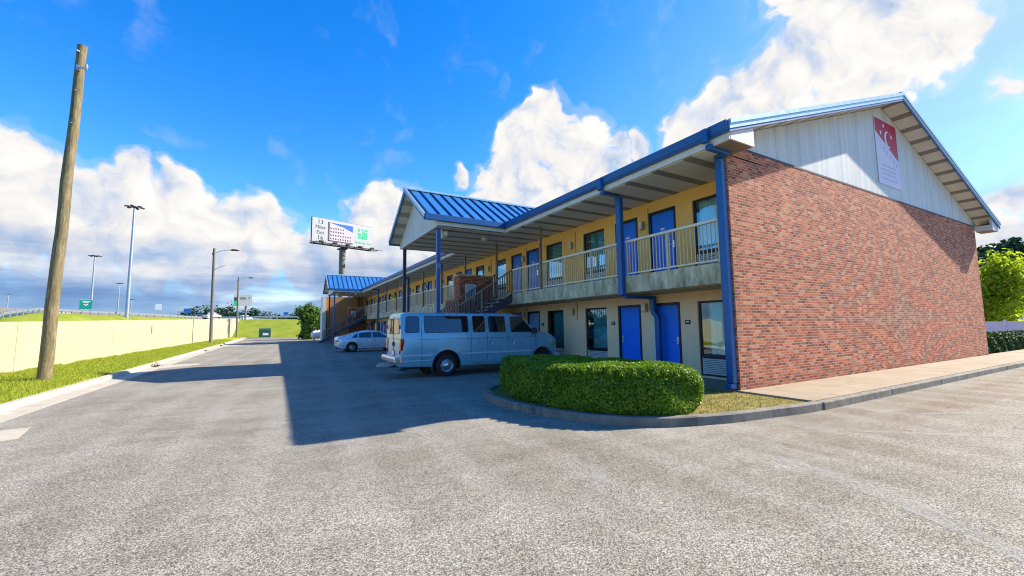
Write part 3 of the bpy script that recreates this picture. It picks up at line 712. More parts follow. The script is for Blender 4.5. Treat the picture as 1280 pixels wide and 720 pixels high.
# downspouts
mb = MB()
def dbar(mb, a, b, w=.15, d=.12): mb.bar(a, b, w, d)
mb.box(8.20,8.32,5.58,5.74,5.70,6.02); mb.box(8.32,8.94,5.58,5.72,5.56,5.69); mb.box(8.94,9.10,5.76,5.93,.30,5.55); mb.box(8.90,9.09,5.58,5.90,5.551,5.688)
mb.box(8.86,9.09,5.77,5.92,.18,.30)
mb.build('downspout', M['blue'], motel, bevel=.02)
mb = MB(); mb.box(8.22,8.34,9.1,9.28,5.66,6.02); mb.box(8.34,8.95,9.11,9.27,5.55,5.655); mb.box(8.95,9.105,9.10,9.29,2.52,5.545); mb.box(9.106,10.26,9.12,9.27,2.44,2.54)
mb.box(10.26,10.40,9.11,9.28,2.05,2.54); mb.bar((10.33,9.195,2.06),(10.33,9.02,1.86),.13,.15); mb.box(10.26,10.40,8.94,9.10,.2,1.90)
mb.build('downspout', M['blue'], motel, bevel=.02)
mb = MB(); mb.box(10.42,10.49,9.24,9.33,.2,2.3); mb.build('conduit', M['white_trim'], motel)
for y in (32.7, 43.9):
    mb = MB(); mb.box(8.34,9.0,y-.06,y+.06,5.5,5.6); mb.box(8.95,9.09,y-.08,y+.08,.2,5.55); mb.build('downspout', M['blue'], motel, bevel=.015)
# balcony railings
bays = [(6.05, 9.08), (9.30, 13.63), (13.75, 16.06), (18.72, 21.26)] + [(21.38+3.815*i, 25.08+3.815*i) for i in range(8)] + [(53.1, 59.3)]
nb = 0
for bi, (a, b) in enumerate(bays):
    mb = MB(); x = 9.17
    mb.box(x-.05, x+.05, a, b, 4.115, 4.18, 1); mb.box(x-.02, x+.02, a, b, 3.155, 3.195, 1)
    n = max(1, round((b-a)/1.27))
    for k in range(n+1):
        y = a + .022 + (b-a-.044)*k/n; mb.box(x-.024, x+.024, y-.022, y+.022, 3.10, 4.116, 0)
    ra = mb.build('railing', [M['rail'], M['rail_top']], motel)
    rest = MB(); m = int((b-a)/.112)
    for k in range(1, m):
        y = a + (b-a)*k/m
        if nb < 84: q = MB(); q.box(x-.010, x+.010, y-.010, y+.010, 3.19, 4.12); q.build('baluster', M['rail'], ra); nb += 1
        else: rest.box(x-.010, x+.010, y-.010, y+.010, 3.19, 4.12)
    if rest.v: props(rest.build('balusters', M['rail'], ra), kind='stuff')
# porticos: gabled canopy on posts, with the stair and its brick wall beneath
def portico(dy):
    y0, y1 = 15.35+dy, 21.1+dy; ym = (y0+y1)/2; xo, xi, zr = 4.87, 14.2, 7.88; sl = (zr-6.03)/(ym-y0)
    zp = lambda y: 6.03 + sl*(min(y, 2*ym-y)-y0)
    mb = MB(); mb.prism([(y0,6.03),(ym,zr),(y1,6.03),(y1-.02,5.87),(ym,zr-.17),(y0+.02,5.87)], 'x', xo, xi)
    r = mb.build('portico', M['blue_roof'], motel)
    mb = MB()
    for i in range(19):
        x = xo + .12 + i*.5
        for e in (y0, y1): mb.bar((x, e, 6.055), (x, ym, zr+.025), .045, .07)
    mb.build('roof_seam', M['seam'], r)
    mb = MB()
    for e in (y0-.03, y1+.03):
        ze = 6.03 - sl*.03
        mb.prism([(e,ze+.05),(ym,zr+.05),(ym,zr-.10),(e,ze-.10)], 'x', xo-.07, xo-.002, 0); mb.prism([(e,ze-.102),(ym,zr-.102),(ym,zr-.23),(e,ze-.23)], 'x', xo-.05, xo-.004, 1)
    mb.prism([(ym-.16,zr-.06),(ym,zr+.05),(ym+.16,zr-.06),(ym+.16,zr-.02),(ym,zr+.09),(ym-.16,zr-.02)], 'x', xo-.08, xi)
    mb.build('rake_trim', [M['teal_trim'], M['blue']], r)
    mb = MB(); V = []
    for e in (y0+.03, y1-.03): mb.add([(xo,e,zp(e)-.178),(xo,ym,zr-.178),(5.36,ym,zr-.178),(5.36,e,zp(e)-.178)], [(0,1,2,3)])
    mb.build('rake_soffit', M['portico_soffit'], r)
    mb = MB(); mb.prism([(y0+.12,5.60),(y1-.12,5.60),(y1-.12,zp(y1-.12)-.19),(ym,zr-.19),(y0+.12,zp(y0+.12)-.19)], 'x', 5.36, 5.46); mb.build('gable_panel', M['siding'], r)
    mb = MB(); mb.box(5.46, 8.468, y0+.14, y1-.14, 5.615, 5.64); mb.build('portico_ceiling', M['soffit'], r)
    for (e, sg) in ((y0, -1), (y1, 1)):
        mb = MB(); mb.box(xo-.02, 8.30, min(e, e+.12*sg), max(e, e+.12*sg), 5.80, 6.045); mb.build('gutter', M['blue'], r, bevel=.012)
        mb = MB(); mb.box(5.36, 8.45, min(e-.01*sg, e-.08*sg), max(e-.01*sg, e-.08*sg), 5.645, 5.80); mb.build('fascia', M['beige_trim'], r)
    for e in (y0+.40, y1-.30):
        mb = MB(); mb.box(5.47, 5.62, e-.075, e+.075, .0, 5.615); mb.box(5.41, 5.68, e-.135, e+.135, .0, .03); mb.build('post', M['blue'] if e < ym else M['stair'], r, bevel=.008)
    mb = MB(); mb.box(5.63,5.70,y0+.36,y0+.48,5.2,5.6); mb.lathe([(.02,-.02),(.09,0),(.12,.10),(.13,.16),(0,.16)], (5.78,y0+.5,5.44), 'x', 14); mb.lathe([(.02,-.02),(.09,0),(.12,.10),(.13,.16),(0,.16)], (5.80,y0+.78,5.42), 'x', 14); mb.build('floodlight', M['lamp'], r)
    mb = MB(); mb.lathe([(0,5.42),(.09,5.43),(.15,5.49),(.16,5.56),(.12,5.613),(0,5.614)], (7.95, y0+1.1, 0), 'z', 20); mb.build('ceiling_lamp', M['bill_pink'], r)
    return r
p1 = portico(0)
p2 = copy_tree(p1, motel); p2.location = (0, PY[1][0]-PY[0][0], 0)
def stair():
    n = 17; rise = (3.1-.0)/n; run = .283; xt = 9.12; y0, y1 = 16.08, 17.55
    mb = MB()
    for y in (y0, y1):
        mb.prism([(xt-.01,3.09),(xt-.01,2.72),(xt-n*run+.05,.0),(xt-n*run-.25,.0)], 'y', y-.035, y+.035)
    mb.box(xt-.12, xt-.012, y0+.04, y1-.04, 2.72, 2.9)
    st = mb.build('staircase', M['stair'], motel)
    mb = MB()
    for k in range(n-1): x = xt - (k+1)*run; mb.box(x-.02, x+run, y0+.036, y1-.036, 3.1-(k+1)*rise-.05, 3.1-(k+1)*rise)
    mb.build('treads', M['tread'], st)
    for y in (y0, y1):
        mb = MB(); sl = rise/run
        a = Vector((xt, y, 4.15)); b = Vector((xt-n*run+.25, y, 4.15-sl*(n*run-.25)))
        mb.bar(a, b, .07, .06); mb.bar(a-Vector((0,0,.92)), b-Vector((0,0,.92)), .035, .035)
        for t in (0.004, .33, .66, .99): p = a.lerp(b, t); mb.box(p.x-.025, p.x+.025, y-.024, y+.024, p.z-1.15, p.z)
        h = mb.build('handrail', M['stair_rail'], st)
        q = MB(); m = 38
        for k in range(1, m): p = a.lerp(b, k/m); q.box(p.x-.016, p.x+.016, y-.016, y+.016, p.z-.92, p.z-.02)
        q.build('balusters', M['dark_rail'], h)
    return st
st1 = stair(); st2 = copy_tree(st1, motel); st2.location = (0, PY[1][0]-PY[0][0], 0)
mb = MB(); mb.box(7.38, 9.10, 17.95, 18.66, .0, 4.03); mb.box(7.33, 9.115, 17.91, 18.70, 4.03, 4.09, 1); mb.prism([(7.6,18.66),(9.1,18.66),(9.1,20.4),(7.6,20.4)], 'z', 0, 3.0)
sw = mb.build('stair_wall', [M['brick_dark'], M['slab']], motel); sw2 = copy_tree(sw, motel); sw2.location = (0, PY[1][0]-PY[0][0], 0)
# two storey white sided end block past the second portico
mb = MB(); mb.box(4.95, 5.35, 57.0, 59.6, 0, 5.6); mb.build('end_wing', M['siding'], motel)
M['brownpanel'] = mat('brown_panel', (.40,.20,.07), .7, 0, .15, 2)
mb = MB(); mb.box(5.36, 9.1, 57.4, 59.6, 0, 5.6); mb.build('end_room', M['brownpanel'], motel)

# framed blue panel on each stair wall: hangs on the wall, a thing of its own
def panel(dy, label):
    y = 17.95 + dy
    t = thing('wall_panel', label, 'panel', (7.92, y-.03, 2.88), 'framed panels on the stair walls')
    mb = MB(); mb.box(7.66,7.70,y-.05,y-.004,2.88,3.62); mb.box(8.14,8.18,y-.05,y-.004,2.88,3.62); mb.box(7.70,8.14,y-.05,y-.004,3.58,3.62); mb.box(7.70,8.14,y-.05,y-.004,2.88,2.92); mb.build('frame', M['white'], t)
    mb = MB(); mb.box(7.70,8.14,y-.03,y-.008,2.92,3.58); mb.build('panel_face', M['poster'], t)
panel(0, 'white framed pale blue panel on the brick stair wall beside the near staircase')
panel(PY[1][0]-PY[0][0], 'small white framed panel on the far brick stair wall above the white car')

# banner on the gable
bt = thing('banner', 'red and white hotel banner with a crescent hung high on the gable', 'banner', (18.5, 5.735, 6.33))
BL, BR, TL, TR = (17.58,6.33), (19.45,6.42), (17.66,8.74), (19.45,8.74)
BY = 5.735
mb = MB(); mb.prism([(17.62,6.35),(19.45,6.35),(19.45,8.74),(17.62,8.74)], 'y', BY-.012, BY); mb.build('vinyl_sheet', M['banner_white'], bt)
mb = MB(); mb.prism([(17.66,8.70),(19.41,8.70),(19.41,7.42),(17.66,8.22)], 'y', BY-.018, BY-.013, 0)
mb.build('red_corner', M['red_print'], bt)
mb = MB()
# crescent and three dots
cx, cz, ro = 18.62, 8.06, .27; O = [(cx+ro*math.cos(a), cz+ro*1.15*math.sin(a)) for a in np.linspace(R(50), R(320), 28)]; I = [(cx+.09+.235*math.cos(a), cz+.02+.27*math.sin(a)) for a in np.linspace(R(318), R(52), 28)]
n = len(O); V = [(p[0], BY-.022, p[1]) for p in O] + [(p[0], BY-.022, p[1]) for p in I[::-1]]
mb.add(V, [(i, i+1, n+i+1, n+i) for i in range(n-1)])
for (x, z) in ((18.06,8.22),(18.34,8.52),(18.92,8.22)):
    mb.add([(x+.065*math.cos(a), BY-.022, z+.075*math.sin(a)) for a in np.linspace(0, 2*math.pi, 12)[:-1]], [tuple(range(11))])
mb.build('crescent_emblem', M['white'], bt)
mb = MB()
for k, (x, z) in enumerate(((18.25,7.66),(18.50,7.56),(18.76,7.46),(19.02,7.35),(19.24,7.24))): mb.box(x-.045, x+.045, BY-.017, BY-.013, z-.10, z+.07); 
mb.build('small_marks', M['pink_print'], bt)
mb = MB()
for z, w in ((7.05,.55),(6.9,.62),(6.76,.5),(6.58,.66)): mb.box(18.5-w, 18.5+w, BY-.0165, BY-.013, z-.028, z+.028)
mb.build('faded_lines', M['pink_print'], bt)

# ------------------------------------------------------------------ foliage helpers
def leaf_cards(P, Nn, size, var=.4, aspect=.6):
    """P (n,3) centres, Nn (n,3) facing hints -> quads (diamond leaves)"""
    n = len(P); a = rng.normal(size=(n,3)); nn = Nn + .75*rng.normal(size=(n,3)); nn /= np.linalg.norm(nn, axis=1)[:,None]
    u = np.cross(nn, a); u /= np.linalg.norm(u, axis=1)[:,None]; v = np.cross(nn, u)
    s = (size*(1-var+2*var*rng.random(n)))[:,None]
    V = np.stack([P-u*s, P-v*s*aspect, P+u*s, P+v*s*aspect], 1).reshape(-1,3)
    return V, np.arange(4*n).reshape(-1,4)
def inside(poly, p):
    x, y = p[:,0], p[:,1]; r = np.zeros(len(p), bool); n = len(poly)
    for i in range(n):
        x0, y0 = poly[i]; x1, y1 = poly[(i+1) % n]
        c = ((y0 > y) != (y1 > y)) & (x < (x1-x0)*(y-y0)/(y1-y0+1e-12)+x0); r ^= c
    return r
def hedge(name, label, poly, z0, h, leaf, count, rad=.22, cat='hedge', lm=None):
    lm = lm or M['hedge']
    poly = catmull(poly, 8, True); pa = np.array(poly); c = pa.mean(0)
    t = thing(name, label, cat, (c[0], c[1], z0))
    nx = np.roll(pa, -1, 0) - np.roll(pa, 1, 0); nrm = np.stack([nx[:,1], -nx[:,0]], 1); nrm /= np.linalg.norm(nrm, axis=1)[:,None]
    if ((pa + nrm*.01 - c)**2).sum() < ((pa-c)**2).sum(): nrm = -nrm
    seg = np.linalg.norm(np.roll(pa, -1, 0)-pa, axis=1); per = seg.sum(); A = .5*abs(np.sum(pa[:,0]*np.roll(pa[:,1],-1)-np.roll(pa[:,0],-1)*pa[:,1]))
    ns = int(count*per*h/(per*h+A)); nt = count-ns
    i = rng.choice(len(pa), ns, p=seg/per); f = rng.random(ns)[:,None]; p = pa[i]*(1-f) + np.roll(pa, -1, 0)[i]*f; nn = nrm[i]
    z = h*rng.random(ns)**.9
    inset = np.where(z > h-rad, rad-np.sqrt(np.maximum(rad**2-(z-(h-rad))**2, 0)), 0) + .05*np.sin(p[:,0]*5.1+z*6)*np.sin(p[:,1]*4.3) + rng.exponential(.035, ns) - .03
    inset += np.where(z < .14, .10*(1-z/.14), 0)
    P = np.concatenate([p - nn*inset[:,None], (z0+z)[:,None]], 1); Nv = np.concatenate([nn, np.where(z > h-rad, .9, .15)[:,None]], 1)
    lo, hi = pa.min(0), pa.max(0); q = lo + (hi-lo)*rng.random((nt*3,2)); q = q[inside(poly, q)][:nt]
    d = np.min(np.linalg.norm(q[:,None,:]-pa[None,::2,:], axis=2), 1)
    zz = h - np.where(d < rad, rad-np.sqrt(np.maximum(rad**2-(rad-d)**2, 0)), 0) + .03*np.sin(q[:,0]*4.7)*np.sin(q[:,1]*5.3) - rng.exponential(.03, len(q)) + .025
    P2 = np.concatenate([q, (z0+zz)[:,None]], 1); N2 = np.tile([0,0,1.], (len(q),1))
    V, F = leaf_cards(np.concatenate([P, P2]), np.concatenate([Nv, N2]), leaf)
    np_mesh('foliage', V, F, lm, t)
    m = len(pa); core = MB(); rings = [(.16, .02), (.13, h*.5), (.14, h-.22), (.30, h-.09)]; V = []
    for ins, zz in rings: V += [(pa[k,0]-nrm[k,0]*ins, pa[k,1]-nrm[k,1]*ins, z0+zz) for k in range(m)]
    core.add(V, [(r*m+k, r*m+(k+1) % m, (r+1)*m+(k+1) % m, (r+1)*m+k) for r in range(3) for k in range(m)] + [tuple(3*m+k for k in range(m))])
    core.build('shade_core', M['hedge_core'], t); return t
def tree(name, label, loc, h, crown, m, leaf, count, trunk_r=.15, group=None, cat='tree', limbs=7, shape=None):
    """crown: list of ellipsoid clumps (dx,dy,dz,rx,ry,rz) relative to loc"""
    t = thing(name, label, cat, loc, group); L = np.array(loc, float)
    tb = MB(); top = max(c[2] for c in crown)
    path = [(loc[0]+.05*trunk_r*k*random.uniform(-1,1), loc[1]+.05*trunk_r*k*random.uniform(-1,1), loc[2]+top*.95*k/6) for k in range(7)]
    tb.tube(path, [trunk_r*(1.25-.17*k) if k < 6 else trunk_r*.15 for k in range(7)], 9)
    for c in random.sample(crown, min(limbs, len(crown))):
        e = Vector((loc[0]+c[0], loc[1]+c[1], loc[2]+c[2])); b = Vector(path[2]).lerp(Vector(path[5]), random.random()*.8); mid = b.lerp(e, .55)+Vector((0,0,.05*h))
        tb.tube([b, mid, e], [trunk_r*.42, trunk_r*.26, trunk_r*.08], 6)
    tb.build('trunk', M['bark'], t)
    vol = np.array([c[3]*c[4]*c[5] for c in crown])**.8; k = rng.choice(len(crown), count, p=vol/vol.sum()); C = np.array(crown)[k]
    d = rng.normal(size=(count,3)); d /= np.linalg.norm(d, axis=1)[:,None]; rr = (rng.random(count)**.45)[:,None]
    wob = 1 + .22*np.sin(7*d[:,:1]+k[:,None]*2.1)*np.sin(6*d[:,1:2]+k[:,None])
    P = L + C[:,:3] + d*rr*wob*C[:,3:6]
    keep = np.sin(P[:,0]*3.1/max(leaf*9,.3)*.35)*np.sin(P[:,1]*2.7/max(leaf*9,.3)*.35)*np.sin(P[:,2]*2.9/max(leaf*9,.3)*.35) > -.30
    P = P[keep]; d = d[keep]
    V, F = leaf_cards(P, d + np.array([0,0,.4]), leaf)
    np_mesh('crown', V, F, m, t); return t
def blob_crown(n, h0, h1, rx, r, top_taper=.6):
    out = []
    for i in range(n):
        f = (i+.5)/n; a = 2.4*i; z = h0 + (h1-h0)*f; w = rx*(math.sin(math.pi*(.12+.8*f))**.7)*(1 - (1-top_taper)*f*.4)
        s = r*random.uniform(.75, 1.25); q = w*random.uniform(.35, 1)
        out.append((q*math.cos(a), q*math.sin(a), z, s, s, s*.8))
    return out

hedge('clipped_hedge', 'low clipped boxy hedge on the kerbed island before the motel', [(4.50,8.3),(4.40,7.15),(4.57,6.2),(5.02,5.34),(5.62,4.86),(6.28,4.76),(6.74,5.08),(6.9,5.9),(6.8,7.0),(6.4,8.2),(5.8,9.2),(5.0,9.25)], .115, .77, .021, 125000, .26)
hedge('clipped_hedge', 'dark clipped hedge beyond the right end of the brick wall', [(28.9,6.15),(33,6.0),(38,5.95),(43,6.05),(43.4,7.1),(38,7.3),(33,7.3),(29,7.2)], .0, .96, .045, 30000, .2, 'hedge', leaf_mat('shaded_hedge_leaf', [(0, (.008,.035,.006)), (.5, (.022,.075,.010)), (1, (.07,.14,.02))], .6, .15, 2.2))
# grass blades on the near verge (nobody could count them) and in the planted bed
def blades(name, P, hmin, hmax, w, m):
    n = len(P); a = rng.random(n)*2*math.pi; hh = hmin + (hmax-hmin)*rng.random(n)**1.5; u = np.stack([np.cos(a), np.sin(a), np.zeros(n)], 1)*w; l = np.stack([rng.normal(size=n), rng.normal(size=n), np.zeros(n)], 1)*(hh*.45)[:,None]
    V = np.stack([P-u, P+u, P+l+np.stack([0*hh, 0*hh, hh], 1)], 1).reshape(-1,3)
    return props(np_mesh(name, V, np.arange(3*n).reshape(-1,3), m), kind='stuff')
wx_ = lambda y: -8.42 + .0225*(y-22)
n = 75000; yy = 9 + 62*rng.random(n)**1.9; vv = rng.random(n)*.985
P = np.array([verge(a, b) for a, b in zip(yy, vv)])
wy = 9 + 75*rng.random(9000)**1.3; wy = wy[np.sin(wy*2.3)*np.sin(wy*.71+1) > -.1]; P2 = np.stack([wx_(wy) + .06 + .10*rng.random(len(wy))**2, wy, np.full(len(wy), .09)], 1)
blades('verge_grass', np.concatenate([P, P2, P2+np.array([0,.01,.07])]), .035, .115, .008, M['blade'])
n = 16000; q = np.array([3.9,3.9]) + np.array([5.3,6.3])*rng.random((n,2)); bedpoly = isl_in; q = q[inside(bedpoly, q)]
M['dryblade'] = leaf_mat('dry_blade', [(0, (.13,.115,.03)), (.5, (.27,.235,.07)), (1, (.42,.36,.15))], .7, .2, 2)
blades('bed_grass', np.concatenate([q, np.full((len(q),1), .115)], 1), .015, .055, .006, M['dryblade'])

# ------------------------------------------------------------------ vehicles
def lerp_tab(tab, x):
    if x <= tab[0][0]: return tab[0][1]
    for (a, b), (c, d) in zip(tab[:-1], tab[1:]):
        if x <= c: return b + (d-b)*(x-a)/(c-a)
    return tab[-1][1]
class Body:
    """lofted vehicle body in local space: x forward, y left, z up"""
    def __init__(s, ztop, hw, plan, zlow, belt, zbot):
        s.ztop, s.hw, s.plan, s.zlow, s.belt, s.zbot = ztop, hw, plan, zlow, belt, zbot
    def halfw(s, x, z):
        return lerp_tab(s.hw, z)*lerp_tab(s.plan, x)
    def mesh(s, xs):
        rows = []
        for x in xs:
            zt_, zb = lerp_tab(s.ztop, x), lerp_tab(s.zbot, x); pts = []
            for z in s.zlow: z = max(z, zb); z = min(z, zt_-.02); pts.append((s.halfw(x, z), z))
            b = min(s.belt, zt_-.02)
            for t, k in ((.0,1),(.3,1),(.6,1),(.82,.995),(.92,.97),(.975,.91),(1.0,.78)):
                z = b + (zt_-b)*t; pts.append((s.halfw(x, z)*k, z))
            crown = .035 if zt_ > 1.3 else .02
            pts.append((s.halfw(x, zt_)*.45, zt_+crown*.75)); pts.append((0, zt_+crown)); rows.append(pts)
        V = []; n = len(rows[0]); full = []
        for x, pts in zip(xs, rows):
            ring = [(x, -y, z) for y, z in pts] + [(x, y, z) for y, z in pts[-2::-1]]
            full.append(ring)
        m = len(full[0]); mb = MB()
        V = [p for r in full for p in r]
        F = [(i*m+k, i*m+k+1, (i+1)*m+k+1, (i+1)*m+k) for i in range(len(xs)-1) for k in range(m-1)]
        F += [(i*m+m-1, i*m, (i+1)*m, (i+1)*m+m-1) for i in range(len(xs)-1)]
        mb.add(V, F, 0, True); mb.add(full[0], [tuple(range(m-1, -1, -1))]); mb.add(full[-1], [tuple(range(m))])
        return mb
    def patch(s, mb, poly, side, off=.006, mi=0, n=10, rnd=.05):
        """a panel lying on the body side: poly in (x,z), corners rounded"""
        pts = round_poly(poly, rnd)
        bm = bmesh.new(); vs_ = [bm.verts.new((p[0], 0, p[1])) for p in pts]; bm.faces.new(vs_)
        zs = [p[1] for p in pts]; xs_ = [p[0] for p in pts]
        for k in range(1, n):
            z = min(zs) + (max(zs)-min(zs))*k/n
            bmesh.ops.bisect_plane(bm, geom=bm.verts[:]+bm.edges[:]+bm.faces[:], plane_co=(0,0,z), plane_no=(0,0,1))
        for k in range(1, 4):
            x = min(xs_) + (max(xs_)-min(xs_))*k/4
            bmesh.ops.bisect_plane(bm, geom=bm.verts[:]+bm.edges[:]+bm.faces[:], plane_co=(x,0,0), plane_no=(1,0,0))
        bm.verts.ensure_lookup_table(); ix = {v: i for i, v in enumerate(bm.verts)}
        V = [(v.co.x, side*(s.halfw(v.co.x, v.co.z)+off), v.co.z) for v in bm.verts]
        mb.add(V, [tuple(ix[v] for v in f.verts) for f in bm.faces], mi, True); bm.free()
    def seam(s, mb, pts, side, w=.011, off=.0035, mi=0):
        for a, b in zip(pts[:-1], pts[1:]):
            k = 8; d = Vector((b[0]-a[0], b[1]-a[1])).normalized(); nx, nz = -d.y*w/2, d.x*w/2; V = []
            for i in range(k+1):
                x = a[0]+(b[0]-a[0])*i/k; z = a[1]+(b[1]-a[1])*i/k
                for q in (-1, 1): V.append((x+nx*q, side*(s.halfw(x+nx*q, z+nz*q)+off), z+nz*q))
            mb.add(V, [(2*i, 2*i+1, 2*i+3, 2*i+2) for i in range(k)], mi)
def round_poly(poly, r, n=5):
    out = []; m = len(poly)
    for i in range(m):
        p = Vector(poly[i]); a = Vector(poly[i-1]); b = Vector(poly[(i+1) % m]); da = (a-p); db = (b-p); rr = min(r, da.length*.45, db.length*.45)
        s, e = p+da.normalized()*rr, p+db.normalized()*rr
        for k in range(n+1): t = k/n; out.append(tuple((1-t)**2*s + 2*t*(1-t)*p + t*t*e))
    return out
def local(mb, name, m, par, bevel=0, mods=None):
    o = mb.build(name, m, None, (0,0,0), bevel); o.parent = par; BASE[o.name] = (Vector((0,0,0)), 0); return o
def cut(o, cutters):
    """boolean-cut an object, keeping it as a plain mesh"""
    tmp = []
    for mb in cutters:
        c = mb.build('cutter', M['black'], None, (0,0,0)); tmp.append(c)
        md = o.modifiers.new('b', 'BOOLEAN'); md.operation = 'DIFFERENCE'; md.object = c; md.solver = 'EXACT'
    par = o.parent; o.parent = None
    dg = bpy.context.evaluated_depsgraph_get(); dg.update()
    me = bpy.data.meshes.new_from_object(o.evaluated_get(dg)); o.modifiers.clear(); o.data = me
    for c in tmp: bpy.data.objects.remove(c)
    o.parent = par
def wheel(par, x, y, r, w, side, hub='cap'):
    out = y + side*w/2
    mb = MB(); a, b = y - w/2, y + w/2
    mb.lathe([(r*.62, a), (r*.9, a-.0), (r*.985, a+w*.12), (r, a+w*.25), (r, b-w*.25), (r*.985, b-w*.12), (r*.9, b), (r*.62, b)], (x, 0, r), 'y', 40)
    for k in range(3):
        yy = a + w*(.35+.15*k); mb.lathe([(r*1.002, yy-.006), (r*1.002, yy+.006)], (x, 0, r), 'y', 40)
    t = local(mb, 'wheel', M['rubber'], par)
    mb = MB(); s = side
    mb.lathe([(r*.64, out-s*.004), (r*.62, out-s*.012), (r*.56, out-s*.05), (r*.44, out-s*.06), (r*.34, out-s*.025), (r*.30, out-s*.02), (0, out-s*.02)], (x, 0, r), 'y', 36)
    rim = local(mb, 'rim', M['rim'], t)
    mb = MB()
    if hub == 'cap':
        mb.lathe([(r*.27, out-s*.02), (r*.26, out+s*.012), (r*.16, out+s*.03), (0, out+s*.032)], (x, 0, r), 'y', 24)
        for k in range(8): a_ = k*math.pi/4; mb.lathe([(r*.05, out-s*.052), (0.001, out-s*.045)], (x+r*.5*math.cos(a_), 0, r+r*.5*math.sin(a_)), 'y', 10)
    else:
        for k in range(10):
            a_ = k*math.pi/5; mb.bar((x+r*.1*math.cos(a_), out-s*.01, r+r*.1*math.sin(a_)), (x+r*.6*math.cos(a_), out-s*.012, r+r*.6*math.sin(a_)), .03, .02)
        mb.lathe([(r*.16, out-s*.02), (r*.14, out+s*.004), (0, out+s*.006)], (x, 0, r), 'y', 16)
    local(mb, 'hub_cap', M['chrome'], t)
def arch_cutter(x, r, y0, y1, zc):
    mb = MB(); n = 36; pts = [(x + r*math.cos(a), zc + r*math.sin(a)) for a in np.linspace(0, 2*math.pi, n+1)[:-1]]
    return mb.prism(pts, 'y', y0, y1)

